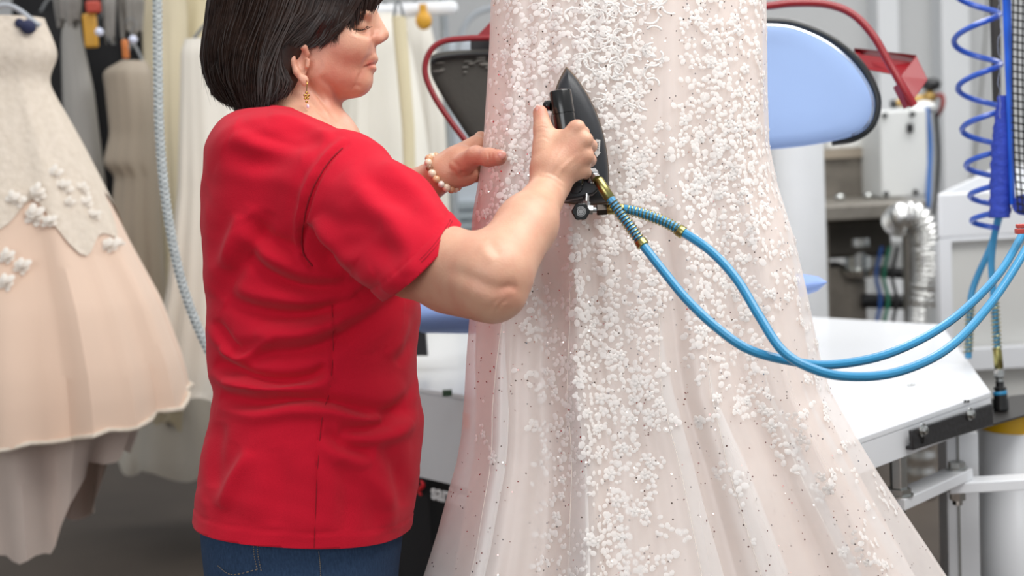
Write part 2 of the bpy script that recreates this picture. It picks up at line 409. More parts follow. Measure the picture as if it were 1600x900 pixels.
# --- right hand: four fingers round the handle, thumb up its left side
def finger(pts, rs, k=.004): return comb([(rc(pts[i], pts[i + 1], rs[i], rs[i + 1]), k if i else 0) for i in range(len(pts) - 1)])
M1, M2, M3, M4 = c(899, 203, 1.938), c(912, 221, 1.936), c(914, 245, 1.940), c(909, 266, 1.950)
W0 = c(860, 283, 1.945)
palmR = comb([
    (rc(W0, c(866, 262, 1.940), .026, .026), 0),
    (rc(c(858, 262, 1.945), M1, .019, .0125), .012), (rc(c(866, 262, 1.94), M2, .018, .0125), .010),
    (rc(c(873, 266, 1.942), M3, .018, .012), .010), (rc(c(878, 272, 1.948), M4, .018, .0115), .010),
    (el(c(874, 238, 1.955), (.028, .032, .017)), .012),
    (rc(c(850, 262, 1.950), c(852, 222, 1.957), .018, .0145), .014),
    (el(c(903, 197, 1.934), (.0095, .0085, .009)), .006), (el(c(915, 217, 1.932), (.0095, .009, .009)), .006),
    (el(c(917, 243, 1.936), (.0085, .0085, .009)), .006), (el(c(912, 266, 1.946), (.008, .0085, .009)), .006),
])
fiR = [finger([M1, c(910, 208, 1.972), c(893, 204, 1.998), c(872, 203, 1.997)], [.0112, .0098, .0088, .0078]),
       finger([M2, c(922, 228, 1.975), c(904, 224, 2.003), c(880, 221, 2.003)], [.0112, .0098, .0088, .0078]),
       finger([M3, c(921, 250, 1.978), c(905, 245, 2.006), c(884, 241, 2.006)], [.0108, .0094, .0084, .0075]),
       finger([M4, c(914, 270, 1.984), c(901, 264, 2.008), c(888, 260, 2.007)], [.0098, .0086, .0078, .007])]
thR = finger([c(851, 235, 1.952), c(849, 203, 1.960), c(844, 176, 1.968)], [.0165, .0132, .0104], .006)
# --- left arm and hand pinching the side of the gown
armL = comb([(rc(c(500, 262, 2.32), c(590, 345, 2.30), .058, .045), 0), (rc(c(590, 345, 2.30), c(640, 305, 2.25), .042, .036), .02),
             (rc(c(640, 305, 2.25), c(696, 268, 2.19), .036, .0255), .02)])
palmL = comb([
    (rc(c(696, 268, 2.19), c(716, 258, 2.19), .0255, .026), 0),
    (rc(c(712, 250, 2.195), c(744, 226, 2.215), .021, .015), .014),
    (rc(c(714, 262, 2.20), c(748, 246, 2.235), .021, .013), .014),
    (rc(c(714, 270, 2.20), c(744, 268, 2.225), .021, .013), .014),
    (el(c(722, 274, 2.182), (.026, .017, .016)), .012),
    (el(c(722, 248, 2.175), (.026, .020, .016)), .012),
])
thL = finger([c(722, 258, 2.165), c(744, 243, 2.125), c(764, 246, 2.092), c(779, 246, 2.078)], [.018, .0142, .0134, .0122], .006)
fiL = [finger([c(740, 228, 2.215), c(751, 215, 2.235), c(765, 218, 2.245), c(780, 232, 2.235)], [.0125, .0095, .0088, .008]),
       finger([c(746, 246, 2.235), c(758, 236, 2.262), c(772, 240, 2.262), c(784, 250, 2.247)], [.0120, .0098, .0088, .008]),
       finger([c(746, 260, 2.235), c(758, 256, 2.265), c(772, 260, 2.262), c(782, 267, 2.247)], [.0118, .0096, .0086, .008]),
       finger([c(742, 275, 2.222), c(754, 274, 2.250), c(766, 276, 2.252), c(776, 280, 2.240)], [.0108, .0088, .008, .0072])]
groups = [(torso, 0), (neck, .025), (head, .02), (ear(HD - .072, -1), .005), (ear(HD + .070, 1), .005), (armR, .02), (palmR, .012), (thR, .006)] + [(f, .003) for f in fiR] + [(armL, .02), (palmL, .012), (thL, .005)] + [(f, .003) for f in fiL]
V, F = nets(groups, (-.50, -.42, 1.70), (.16, .56, 2.40), .0021)
F = outward(V, F); V = relax(V, F, 1, .4)
SKF = [
    ([(905, 240), (880, 262), (868, 280)], .0009, 3), ([(890, 215), (872, 245), (862, 268)], .0007, 3),       # tendons on the back of the hand
    ([(845, 268), (862, 272), (884, 286)], -.0009, 2.2), ([(842, 276), (860, 280), (880, 294)], -.0008, 2.2),
    ([(838, 196), (846, 193), (856, 196)], -.0006, 1.6), ([(838, 200), (847, 198), (857, 201)], -.0006, 1.6), ([(838, 218), (848, 214), (858, 220)], -.0006, 2),
    ([(700, 420), (740, 436), (775, 450), (808, 442)], -.0026, 11), ([(764, 372), (772, 388), (782, 398)], -.002, 8),
    ([(776, 486), (782, 474), (792, 468)], -.0009, 3), ([(764, 488), (770, 474), (780, 466)], -.0008, 3), ([(780, 452), (797, 448), (808, 452)], -.0016, 5),
    ([(482, 132), (505, 158), (527, 190)], -.0035, 4), ([(476, 150), (495, 170), (512, 186)], -.0022, 3), ([(500, 120), (522, 140), (530, 160)], -.0025, 5),
    ([(590, 100), (580, 101), (568, 106)], -.0026, 1.7), ([(583, 84), (572, 94), (566, 110)], -.0016, 3.2), ([(565, 112), (560, 122), (557, 134)], -.0012, 3), ([(548, 140), (556, 134), (566, 136)], -.0012, 3),
    ([(550, 44), (562, 47), (572, 44)], -.0012, 1.6), ([(548, 50), (560, 55), (572, 52)], -.0008, 2), ([(552, 30), (562, 31), (573, 33)], -.0010, 1.8),
    ([(578, 62), (582, 55), (590, 52)], -.0010, 2), ([(494, 118), (500, 104), (498, 92)], -.001, 4),
    ([(762, 235), (764, 245), (763, 256)], -.0009, 1.8), ([(768, 236), (769, 245), (768, 257)], -.0006, 1.5), ([(706, 250), (718, 262), (724, 274)], -.0012, 3), ([(702, 262), (712, 270), (716, 280)], -.0012, 2.5),
    ([(716, 272), (732, 270), (746, 262)], -.0030, 4), ([(735, 230), (742, 224), (750, 222)], -.0012, 3), ([(660, 298), (672, 304), (684, 308)], -.0015, 4),
]
V = folds(V, F, SKF)
sk = cmesh('body', V, F, SKIN, WOMAN)
q = pxof(V); g = lambda x, y, s: np.exp(-((q[:, 0] - x) ** 2 + (q[:, 1] - y) ** 2) / s ** 2)
ru = .22 + .42 * g(535, 110, 45) + .25 * g(590, 60, 18) + .30 * g(470, 85, 16) + .28 * g(520, 150, 30) + .45 * g(780, 248, 20) + .28 * g(740, 255, 30) + .35 * g(843, 172, 12) + .2 * g(795, 455, 28) + .15 * g(900, 235, 24) + .1 * g(700, 440, 60)
lips = np.maximum(0, 1 - ((q[:, 0] - 579) / 9) ** 2 - ((q[:, 1] - 100) / 10) ** 2); ru = ru + .55 * lips * (np.abs(V[:, 2] - HD) < .03)
set_attr(sk, 'ruddy', ru)
# eyelashes, nails
MLASH = mat('lash_brown', '2a1c18', .8)
b = MB()
for i in range(9):
    t = i / 8; p0 = c(552 + 20 * t, 45 - 4 * t * t + 2 * math.sin(t * 3.1), HD - .043 + .012 * t); b.tube(toW(np.array([p0, p0 + [.003 + .003 * t, -.002, -.003], p0 + [.006 + .004 * t, -.001, -.004]])), [.0006, .0005, .0002], 4)
b.build('eyelashes', MLASH, WOMAN)
MNAIL = mat('nail_pink', 'dd9f90', .28, coat=.3)
b = MB(); b.ball(toW(c(784, 242, 2.0675)), (.0070, .0025, .0064), 14); b.build('thumbnail', MNAIL, WOMAN)
b = MB(); b.ball(toW(c(841, 171, 1.9605)), (.0045, .0022, .0065), 14); b.build('thumbnail', MNAIL, WOMAN)

# --- t-shirt
rows = [(174, 380, 480, .09, 2.16), (186, 362, 505, .14, 2.16), (200, 347, 532, .18, 2.155), (220, 336, 556, .20, 2.15), (240, 327, 575, .21, 2.15), (300, 322, 600, .205, 2.15), (350, 321, 625, .195, 2.14),
        (420, 325, 650, .185, 2.14), (480, 328, 658, .175, 2.14), (540, 328, 652, .172, 2.14), (580, 332, 650, .172, 2.14), (615, 341, 655, .178, 2.14), (660, 334, 661, .185, 2.14), (700, 323, 659, .19, 2.14),
        (750, 315, 655, .192, 2.14), (800, 309, 646, .193, 2.14), (850, 303, 636, .193, 2.14), (930, 300, 630, .193, 2.14)]
trunk = lofted(rows, 2.14, 2.25)
S1, S2, S3 = c(522, 300, 1.985), c(594, 344, 1.935), c(684, 434, 1.864)
def flatsleeve(a, b_, ra, rb, sq, k):
    return rc(a, b_, ra, rb)
sleeve = comb([(rc(S1, S2, .083, .079), 0), (rc(S2, S3, .079, .072), .02), (el(c(532, 274, 1.99), (.070, .06, .07)), .025)])
sleeveL = comb([(rc(c(490, 285, 2.32), c(600, 355, 2.30), .080, .070), 0)])
V, F = nets([(trunk, 0), (sleeve, .028), (sleeveL, .03)], (-.52, -.46, 1.72), (.0, .32, 2.45), .0038)
F = outward(V, F); V = relax(V, F, 2, .5)
SHF = [
    ([(549, 428), (520, 412), (492, 380), (474, 352)], -.010, 11),
    ([(560, 440), (520, 452), (470, 448), (420, 428), (384, 400)], -.009, 13),
    ([(600, 446), (545, 476), (480, 492), (410, 488), (352, 470)], -.009, 13),
    ([(640, 448), (570, 505), (500, 540), (430, 552), (360, 548)], -.008, 14),
    ([(560, 462), (520, 500), (470, 520), (400, 522)], .004, 12),
    ([(420, 330), (400, 380), (365, 430), (352, 470)], -.005, 14),
    ([(372, 335), (362, 380), (356, 420)], .004, 10), ([(388, 340), (420, 372), (470, 392)], -.005, 12),
    ([(336, 566), (370, 582), (430, 596), (486, 588), (510, 572)], -.010, 9),
    ([(345, 545), (372, 560), (398, 548), (430, 530)], .006, 8),
    ([(338, 500), (352, 525), (370, 548)], -.005, 7),
    ([(345, 618), (400, 630), (460, 622), (520, 626), (580, 640), (640, 636)], -.010, 10),
    ([(352, 598), (420, 606), (480, 606)], .005, 8),
    ([(530, 672), (580, 668), (620, 655), (655, 630)], -.009, 10), ([(505, 676), (545, 696), (585, 708)], -.007, 11),
    ([(600, 655), (640, 620), (656, 580)], -.006, 10), ([(655, 500), (640, 540), (620, 570)], -.004, 10),
    ([(390, 705), (368, 745), (345, 795)], .006, 12), ([(600, 690), (625, 740), (635, 790)], -.005, 14), ([(570, 735), (600, 780), (610, 830)], .004, 13),
    ([(345, 660), (338, 700), (330, 760)], -.004, 12), ([(430, 700), (440, 760), (430, 820)], -.003, 20), ([(530, 720), (545, 770), (540, 830)], -.003, 16),
    ([(545, 222), (512, 255), (486, 300), (473, 350), (472, 392), (492, 420)], -.0042, 3.6),     # sleeve seam
    ([(538, 216), (504, 248), (476, 295), (463, 350)], .0022, 6),
    ([(520, 470), (521, 540), (515, 612)], -.0016, 2.2), ([(500, 640), (494, 740), (490, 858)], -.0016, 2.2),   # side seam
    ([(560, 250), (600, 300), (650, 330)], -.003, 16), ([(490, 330), (540, 350), (600, 350)], -.003, 18), ([(500, 400), (560, 380), (640, 400)], -.0035, 18), ([(600, 250), (650, 300), (690, 345)], .003, 12), ([(560, 300), (620, 360), (640, 430)], .003, 18),
    ([(370, 190), (430, 215), (500, 225)], -.004, 14), ([(350, 230), (400, 250), (470, 245)], -.003, 16), ([(420, 180), (470, 192), (520, 214)], .003, 8),
]
V = folds(V, F, SHF, 1.9)
N = normals(V, F)
# small irregular rumples
def rump(V, sc, amp): 
    a = np.sin(V[:, 0] * sc + 3 * np.sin(V[:, 1] * sc * .7)) * np.sin(V[:, 1] * sc * 1.3 + 2 * np.sin(V[:, 2] * sc)); return a * amp
V = V + N * (rump(V, 28, .0016) + rump(V, 61, .0006))[:, None]
# hem bands: doubled cloth ends a little proud
hemA, hemB, hemC = c(307, 803, 2.14), c(490, 858, 1.95), c(638, 822, 2.14)
hn = np.cross(hemB - hemA, hemC - hemA); hn /= np.linalg.norm(hn); hn = hn * (1 if hn[1] > 0 else -1)
sA = c(718, 353, 1.872); sB = c(602, 468, 1.872); ax = (S3 - S2) / np.linalg.norm(S3 - S2)
sl = (sB - sA); sl /= np.linalg.norm(sl); sn = np.array([sl[1], -sl[0], 0.0]); sn = sn * np.sign(sn @ ax) + np.array([0, 0, .16]); sn /= np.linalg.norm(sn)
dh = (V - hemA) @ hn; ds = (sA - V) @ sn; near = (np.linalg.norm(V - S3, axis=1) < .20)
band = lambda d: np.clip((.021 - d) / .002, 0, 1) * .0012 - np.exp(-((d - .0215) / .0016) ** 2) * .0012
V = V + N * (band(dh))[:, None] + N * (band(ds) * near)[:, None]
MSHIRT = mat('red_cotton', 'c8182f', .9, var=.05, vscale=30, bump=.25, bscale=900, sheen=.08, spec=.12)
sh = cmesh('t_shirt', V, F, MSHIRT, WOMAN)
bm = bmesh.new(); bm.from_mesh(sh.data); o0 = wloc(WOMAN)
def wdir(v): return v[0] * CR + v[1] * CU + v[2] * CF
def cut(pt, n, sel=None):
    gm = [x for x in bm.faces if sel is None or sel(x.calc_center_median())]
    es = {e for f in gm for e in f.edges}; vs = {v for f in gm for v in f.verts}
    bmesh.ops.bisect_plane(bm, geom=list(vs) + list(es) + gm, plane_co=Vector(toW(pt) - o0), plane_no=Vector(wdir(n)), clear_inner=True)
cut(hemA, hn)
s3w = Vector(toW(S3) - o0); cut(sA, -sn, lambda p: (p - s3w).length < .16)
nk = c(475, 178, HD); nn = np.array([.42, 1.0, 0]); nn /= np.linalg.norm(nn); nkw = Vector(toW(c(455, 165, HD)) - o0)
cut(c(500, 187, HD), -nn, lambda p: (p - nkw).length < .16 and True)
nl = c(605, 355, 2.30); al = np.array([1.0, -.9, 0]); al /= np.linalg.norm(al); nlw = Vector(toW(nl) - o0); 
bm.to_mesh(sh.data); bm.free()
so = sh.modifiers.new('thickness', 'SOLIDIFY'); so.thickness = .0022; so.offset = -1

NV = normals(V, F); fq = pxof(V); fr_ = np.where(NV[:, 2] < -.05)[0]
def onshirt(px, py, lift=.0004):
    d = np.hypot(fq[fr_, 0] - px, fq[fr_, 1] - py); k = fr_[np.argsort(d)[:6]]; return c(px, py, np.mean(V[k, 2]) - lift)
MSEAM = mat('red_seam', '8a0c1e', .95)
for nm, ln, r_ in (('sleeve_seam', [(546, 221), (513, 254), (487, 299), (474, 350), (473, 392), (488, 416)], .0011), ('side_seam', [(519, 476), (521, 540), (515, 612), (504, 650), (496, 740), (491, 856)], .0005),
                   ('sleeve_stitching', [(707, 345), (690, 374), (660, 408), (625, 434), (597, 452)], .0005), ('sleeve_stitching', [(704, 343), (687, 371), (657, 405), (622, 430), (595, 448)], .0005)):
    L_ = np.array([onshirt(*p) for p in catmull(ln, 46)]); L_ = np.column_stack([L_[:, 0], L_[:, 1], np.convolve(np.pad(L_[:, 2], 2, 'edge'), np.ones(5) / 5, 'valid')]); b = MB(); b.tube(toW(L_), r_, 5); b.build(nm, MSEAM, sh)
# --- jeans down to the ankles, shoes
gx = footp[0]; gy = footp[1]
def G(dx, dy, z): return gz(gx + dx, gy + dy, z)
jr = [(740, 330, 640, .165, 2.14), (800, 318, 632, .17, 2.14), (850, 322, 627, .172, 2.14), (893, 327, 622, .172, 2.14), (960, 345, 618, .165, 2.14), (1010, 365, 612, .15, 2.14)]
jt = lofted(jr, 2.14, 2.3)
jeans = comb([(jt, 0)] + [(rc(G(.0, s * .095, .66), G(.0, s * .10, .42), .098, .066), .03) for s in (-1, 1)] + [(rc(G(.0, s * .10, .42), G(-.02, s * .10, .09), .066, .052), .02) for s in (-1, 1)])
V, F = nets([(jeans, 0)], (-.55, -1.35, 1.6), (.1, -.25, 2.6), .006)
F = outward(V, F); V = relax(V, F, 2, .5)
V = folds(V, F, [([(402, 838), (405, 870), (408, 900)], -.002, 2.5), ([(500, 860), (503, 900)], -.002, 2.5), ([(345, 880), (360, 900), (400, 893)], -.0015, 2.5)])
MJ = mat('blue_denim', '24364f', .9, var=.25, vscale=420, bump=.35, bscale=1300, stretch=(1, 1, .35), spec=.2, hex2='3d5474')
cmesh('jeans', V, F, MJ, WOMAN)
b = MB(); MST = mat('stitch_tan', '8a7a66', .8)
def onhip(x, y):   # near side of the hip at a pixel
    d = 2.14
    for _ in range(30):
        if jt(c(x, y, d)[None].astype(np.float32))[0] > .0: break
        d -= .008
    return c(x, y, d)
for line in ([(402, 842), (403, 866), (408, 892)], [(396, 842), (397, 866), (402, 890)], [(340, 884), (362, 898), (402, 890)], [(498, 862), (500, 880), (501, 900)]):
    pts = catmull([onhip(*p) for p in line], 26)
    for i in range(0, 25, 2): b.tube(toW(np.array([pts[i], pts[i + 1]])), .0007, 4)
b.build('pocket_stitching', MST, WOMAN)['kind'] = 'stuff'
MSH = mat('shoe_grey', '55585c', .7); MSOLE = mat('shoe_sole', 'd8d6d0', .6)
for s in (-1, 1):
    fx, fy = gx - .02, gy + s * .10
    b = MB(); G_ = []
    for t, w_, h in ((-.07, .028, .06), (-.03, .038, .085), (.03, .04, .08), (.09, .045, .055), (.14, .045, .045), (.175, .036, .035), (.19, .012, .022)):
        G_.append([(fx + t, fy + w_ * math.cos(a), .022 + h * max(0, math.sin(a))) for a in np.linspace(0, 2 * math.pi, 17)[:-1]])
    b.grid(np.array(G_), closed=True); b.add(G_[0], [tuple(range(16))]); so_ = b.build('shoe', MSH, WOMAN)
    b = MB(); ol = [(fx + .055 + .14 * math.cos(a), fy + .048 * math.sin(a), 0) for a in np.linspace(0, 2 * math.pi, 25)[:-1]]; b.prism(ol, (0, 0, .026)); b.build('sole', MSOLE, so_, smooth=False)
# --- hair: a solid under-mass and individual locks
MH = mat('hair_dark_brown', '1b110e', .45, var=.35, vscale=60, hex2='38241b', spec=.5)
hs = comb([
    (el(c(456, -22, HD), (.114, .105, .098)), 0), (el(c(500, -60, HD), (.085, .06, .085)), .04),
    (el(c(404, 60, HD), (.072, .085, .100)), .04),
    (el(c(398, 105, HD), (.066, .060, .105)), .04),
    (el(c(425, 100, HD - .035), (.040, .062, .055)), .04),
    (el(c(425, 100, HD + .035), (.040, .062, .055)), .04),
    (rc(c(500, 20, HD - .055), c(455, 60, HD - .062), .030, .024), .02), (rc(c(500, 20, HD + .055), c(455, 60, HD + .062), .030, .024), .02),
    (rc(c(545, -20, HD - .045), c(510, 25, HD - .058), .026, .022), .02), (rc(c(545, -20, HD + .045), c(510, 25, HD + .058), .026, .022), .02),
    (el(c(545, -20, HD), (.042, .040, .06)), .03),
])
V, F = nets([(hs, 0)], (-.52, .12, 1.98), (-.16, .62, 2.32), .004)
F = outward(V, F); V = relax(V, F, 2, .5)
hair = cmesh('hair', V, F, MH, WOMAN)
b = MB(); LOCKS = []; CRN = c(452, -118, HD)
def lock(end, mid, r0=.0011, n=12, spread=.004, rad=.0):
    p0 = CRN + np.array([random.uniform(-.03, .03), random.uniform(-.004, .004), random.uniform(-.03, .03)])
    e = end + np.array([random.gauss(0, spread), random.gauss(0, spread), random.gauss(0, spread * .6)])
    pts = catmull([p0] + list(mid) + [e], n)
    ph = random.uniform(0, 6.28); wv = np.linspace(0, 1, n)
    pts[:, 0] += .0018 * np.sin(wv * 9 + ph) * wv; pts[:, 2] += .0012 * np.cos(wv * 8 + ph) * wv
    LOCKS.append((pts, r0 * np.array([1] * (n - 3) + [.8, .5, .15])))
# outer shell of the bob seen from near and behind: theta 0 = straight back (-x), 90 = towards the near side
def shell(th, y, grow=1.0):
    """point on the bob surface at angle th and height pixel y"""
    cx = np.interp(y, [-110, -60, 0, 60, 110, 150, 182], [455, 455, 450, 432, 415, 412, 418])
    rx = np.interp(y, [-118, -100, -60, 0, 60, 110, 150, 182], [10, 62, 104, 117, 106, 94, 74, 48]) * HD / FPX * grow
    rz = np.interp(y, [-118, -100, -60, 0, 60, 110, 150, 182], [.01, .05, .085, .102, .108, .112, .112, .108]) * grow
    return c(cx, y, HD) + np.array([-rx * math.cos(th), 0, -rz * math.sin(th)])
for i in range(3400):
    th = random.uniform(-1.9, 2.0) if random.random() < .6 else random.uniform(1.15, 2.35); near = th > 0
    a = abs(th)
    if a < 1.30: yb = np.interp(a, [0, .5, 1.0, 1.3], [152, 172, 184, 187]) - abs(random.gauss(0, 7))
    else: yb = np.interp(a, [1.3, 1.6, 1.95, 2.35], [187, 185, 180, 164]) - abs(random.gauss(0, 8))
    gr = random.uniform(.96, 1.035) if random.random() > .03 else 1.06
    ys = [-75, -20, 40, 95, 140, yb]; ys = [y_ for y_ in ys if y_ < yb - 6] + [yb]
    pts = []
    for k_, y_ in enumerate(ys):
        g_ = gr; q_ = shell(th + .05 * math.sin(i + k_), y_, g_)
        # hair tucked behind the ear: pulled back between y 60 and 130
        if a > 1.25:
            lim = np.interp(y_, [0, 45, 72, 100, 140, 180], [560, 500, 452, 456, 470, 478]); X = (lim - 800) / FPX * HD
            if q_[0] > X: q_[0] = X - random.uniform(0, .022)
        pts.append(q_)
    lock(pts[-1], pts[:-1], random.uniform(.0007, .0014), 13, .0022)
# locks swept over the temple to the ear, and the spiky fringe
for i in range(1100):
    s = -1 if random.random() < .62 else 1; u = random.random()
    ex = 455 + 70 * u; ey = np.interp(ex, [455, 500, 525], [72, 70, 50]) + random.gauss(0, 3)
    dz = s * (.066 + .004 * random.random())
    pts = [c(480 + 60 * u, -85, HD + s * .05), c(500 + 75 * u, -30, HD + s * .072), c(500 + 55 * u, 15, HD + s * .076 * (1 - .12 * u)), c(ex + 18, ey - 18, HD + dz * 1.04)]
    lock(c(ex, ey, HD + dz), pts, random.uniform(.0007, .0012), 12, .002)
for i in range(1300):   # crown and top: locks fanning forward and sideways from the parting
    s = random.choice((-1, 1)); u = random.random(); e = (np.interp(u, [0, 1], [440, 560]), np.interp(u, [0, 1], [10, -10]))
    pts = [c(455 + 45 * u, -118, HD + s * .02), c(452 + 75 * u, -95, HD + s * .055), c(448 + 95 * u, -50, HD + s * .085)]
    lock(c(e[0], e[1], HD + s * .098 * (1 - .15 * u)), pts, random.uniform(.0009, .0014), 12, .003)
for i in range(500):
    u = random.uniform(-1, 1); pts = [c(490, -120, HD + .03 * u), c(530, -100, HD + .045 * u), c(562, -60, HD + .055 * u)]; lock(c(578, -15, HD + .052 * u), pts, random.uniform(.0009, .0013), 12, .003)
tips = [(523, 73), (531, 60), (545, 62), (538, 48), (556, 42), (563, 36), (571, 24), (579, 22), (583, 10)]
for i in range(1300):
    s = -1 if random.random() < .6 else 1; t = random.choice(tips); k = (t[0] - 523) / 60
    ex, ey = t[0] + random.gauss(0, 2.5), t[1] - abs(random.gauss(0, 9)); zz = np.interp(k, [0, .5, 1], [.064, .052, .034]) * random.uniform(.85, 1.03)
    if s > 0: zz *= random.uniform(-1, 1) if k > .5 else 1
    zs = -abs(zz) if s < 0 else zz
    pts = [c(495 + 40 * k, -95, HD + zs * .8), c(535 + 42 * k, -50, HD + zs * 1.15), c(ex + 4 + 6 * k, -8, HD + zs * 1.22)]
    lock(c(ex, ey, HD + zs * 1.04), pts, random.uniform(.0006, .0011), 12, .0015)
for i in range(60):  # flyaways at the nape and cheek
    th = random.uniform(-.6, 1.3); pts = [shell(th, y_, 1.02) for y_ in (-60, 0, 60, 110)]; e = shell(th, random.uniform(120, 165), 1.12)
    lock(e, pts, .0004, 12, .006)
A = np.vstack([l[0] for l in LOCKS]).astype(np.float32); 
for sg in (-1, 1):
    k = np.where((A[:, 2] - HD) * sg > .03)[0]; Q = A[k].copy(); done = np.zeros(len(k), bool); dep = A[k, 2].copy()
    for st_ in range(48):
        Q[:, 2] = HD + sg * (.150 - st_ * .0025); hit = (hs(Q) < 0) & ~done; dep[hit] = Q[hit, 2]; done |= hit
    rr_ = np.repeat(RNG.uniform(-.0005, .0045, len(LOCKS)), [len(l[0]) for l in LOCKS])[k]
    dep = dep + sg * rr_; A[k, 2] = np.where(done & ((dep - A[k, 2]) * sg > 0), dep, A[k, 2])
hc = c(470, 0, HD)
for _ in range(4):
    dd_ = hs(A); k = np.where((dd_ < .0004) & (A[:, 1] > c(0, 60, HD)[1]))[0]
    if not len(k): break
    v = A[k] - hc; v /= np.linalg.norm(v, axis=1)[:, None]; A[k] += v * (.0008 - dd_[k])[:, None]
j = 0
for l in LOCKS: n_ = len(l[0]); b.tube(toW(A[j:j + n_]), l[1], 3, cap=False); j += n_
lk = b.build('hair_locks', MH, hair); lk['kind'] = 'stuff'
# --- earring and bead bracelet
MGOLD = mat('gold', 'c9a24e', .25, 1, var=.1); MPEARL = mat('pearl', 'e8d3b4', .22, var=.18, vscale=120, coat=.5, hex2='d89c74')
er = bpy.data.objects.new('earring', None); COL.objects.link(er); er.parent = WOMAN; er.location = Vector(toW(c(478, 140, HD - .078)) - wloc(WOMAN)); er['label'] = 'gold cluster drop earring with a small clear bead'
b = MB(); b.tube(toW(catmull([c(478, 124, HD - .072), c(480, 130, HD - .081), c(479, 142, HD - .080)], 8)), .0006, 5); b.build('hook', MGOLD, er)
for dx, dy in ((0, 145), (-3, 149), (3, 149), (-2, 154), (2, 154), (0, 159), (1, 151)):
    b = MB(); b.ball(toW(c(479 + dx, dy, HD - .081)), .0021, 8); b.build('bead', MGOLD, er)
b = MB(); b.ball(toW(c(481, 166, HD - .081)), (.002, .002, .0035), 10); b.build('glass_drop', mat('clear_bead', 'e8dcec', .05, coat=1), er)
br = bpy.data.objects.new('bracelet', None); COL.objects.link(br); br.parent = WOMAN; br.location = Vector(toW(c(692, 270, 2.19)) - wloc(WOMAN)); br['label'] = 'bracelet of cream and amber beads round the left wrist'
cb = c(693, 270, 2.19); axw = c(720, 253, 2.17) - c(670, 287, 2.21); axw /= np.linalg.norm(axw); u = np.cross(axw, [0, 0, 1.0]); u /= np.linalg.norm(u); v_ = np.cross(axw, u)
cols = [('bead_cream', 'efdfc6'), ('bead_amber', 'e0b48c'), ('bead_white', 'f2ece2'), ('bead_brown', '9a7258')]
for k in range(18):
    a = 2 * math.pi * k / 18; p = cb + .0315 * (u * math.cos(a) + v_ * math.sin(a)) + axw * .004 * math.sin(a + 1)
    nm, hx = cols[[0, 1, 0, 2, 1, 0, 3, 0, 1][k % 9]]; b = MB(); b.ball(toW(p), .0056 + .0006 * (k % 3), 12); b.build('bead', mat(nm, hx, .25, coat=.4), br)
# ================================================================== the gown on the stand
GD = 2.20
gL = np.array([(-460, 905), (-400, 878), (-330, 855), (-260, 862), (-180, 850), (-90, 800), (-30, 774), (5, 767), (60, 765), (120, 762), (200, 757), (250, 753), (300, 745), (340, 738), (400, 735), (495, 734), (560, 729), (620, 726), (680, 721), (720, 714), (770, 700), (830, 684), (893, 664), (980, 636), (1100, 595), (1250, 555), (1420, 520)], float)
gR = np.array([(-460, 1050), (-400, 1080), (-330, 1105), (-260, 1098), (-180, 1112), (-90, 1162), (-30, 1188), (5, 1193), (60, 1194), (150, 1195), (230, 1198), (290, 1210), (370, 1235), (450, 1254), (520, 1268), (560, 1276), (610, 1292), (670, 1325), (735, 1364), (790, 1400), (850, 1440), (893, 1468), (980, 1525), (1100, 1590), (1250, 1650), (1420, 1700)], float)
gB = np.array([(-460, .07), (-330, .115), (-180, .10), (0, .115), (300, .12), (500, .135), (700, .165), (900, .21), (1150, .27), (1420, .32)], float)
def gparm(y):
    l = np.interp(y, gL[:, 0], gL[:, 1]); r = np.interp(y, gR[:, 0], gR[:, 1]); return (l + r) / 2, (r - l) / 2, np.interp(y, gB[:, 0], gB[:, 1])
def gfolds(cx, y):
    """soft vertical drape of the skirt; c in -1..1 across, y pixel height"""
    k = np.clip((y + 40) / 900, 0, 1.3); s = cx
    z = .0045 * k * np.sin(19 * s + 1.0) + .006 * k * np.sin(11 * s + 2.2 + y * .0011) + .0022 * np.sin(41 * s + y * .002)
    for s0, a, wd in ((-.80, .012, .05), (-.54, -.024, .09), (-.40, .016, .05), (.0, .012, .06), (.14, -.016, .06), (.30, .016, .05), (.50, -.020, .08), (.70, .018, .055)):
        z = z - a * np.clip(k * 1.3 - .15, 0, 1.2) * np.exp(-((s - s0) / wd) ** 2)
    return z
def gpoint(s, y, off=0.0, front=True, inset=0.0, fold=1.0):
    s = np.asarray(s, float); y = np.asarray(y, float); cx, a, bb = gparm(y); a = a * (1 - inset)
    sc = np.clip(s, -1, 1); e = np.clip(1 - np.abs(sc) ** 2.5, 0, 1) ** (1 / 2.5)
    d = GD - (bb * e + off) * (1 if front else -1); 
    if front: d = d + gfolds(sc, y) * fold * np.clip(e * 1.6, 0, 1)
    x = (cx + a * s - 800) / FPX * GD; yy = (450 - y) / FPX * GD
    return np.stack(np.broadcast_arrays(x, yy, d), -1)
gb = toW(np.array([(1120 - 800) / FPX * GD, (450 - 1480) / FPX * GD, GD])); gb[2] = 0
GOWN = thing('wedding_gown', 'blush wedding gown with beaded white flowers, hanging in front of the press', 'gown', gb)
ysn = np.concatenate([np.linspace(-170, 900, 190), np.linspace(920, 1425, 30)])
fr = np.sin(np.linspace(-math.pi / 2, math.pi / 2, 230)); bk = np.sin(np.linspace(math.pi / 2, -math.pi / 2, 60))[1:-1]
def ring_mesh(inset, off, fold):
    G_ = []
    for y_ in ysn:
        ins = inset(y_); G_.append(np.vstack([gpoint(fr, y_, off, True, ins, fold), gpoint(bk, y_, off, False, ins)]))
    return np.array(G_)
MSAT = mat('blush_satin', 'f2dacb', .55, var=.05, vscale=5, sheen=.2, bump=.05, bscale=300, stretch=(1, 1, .2))
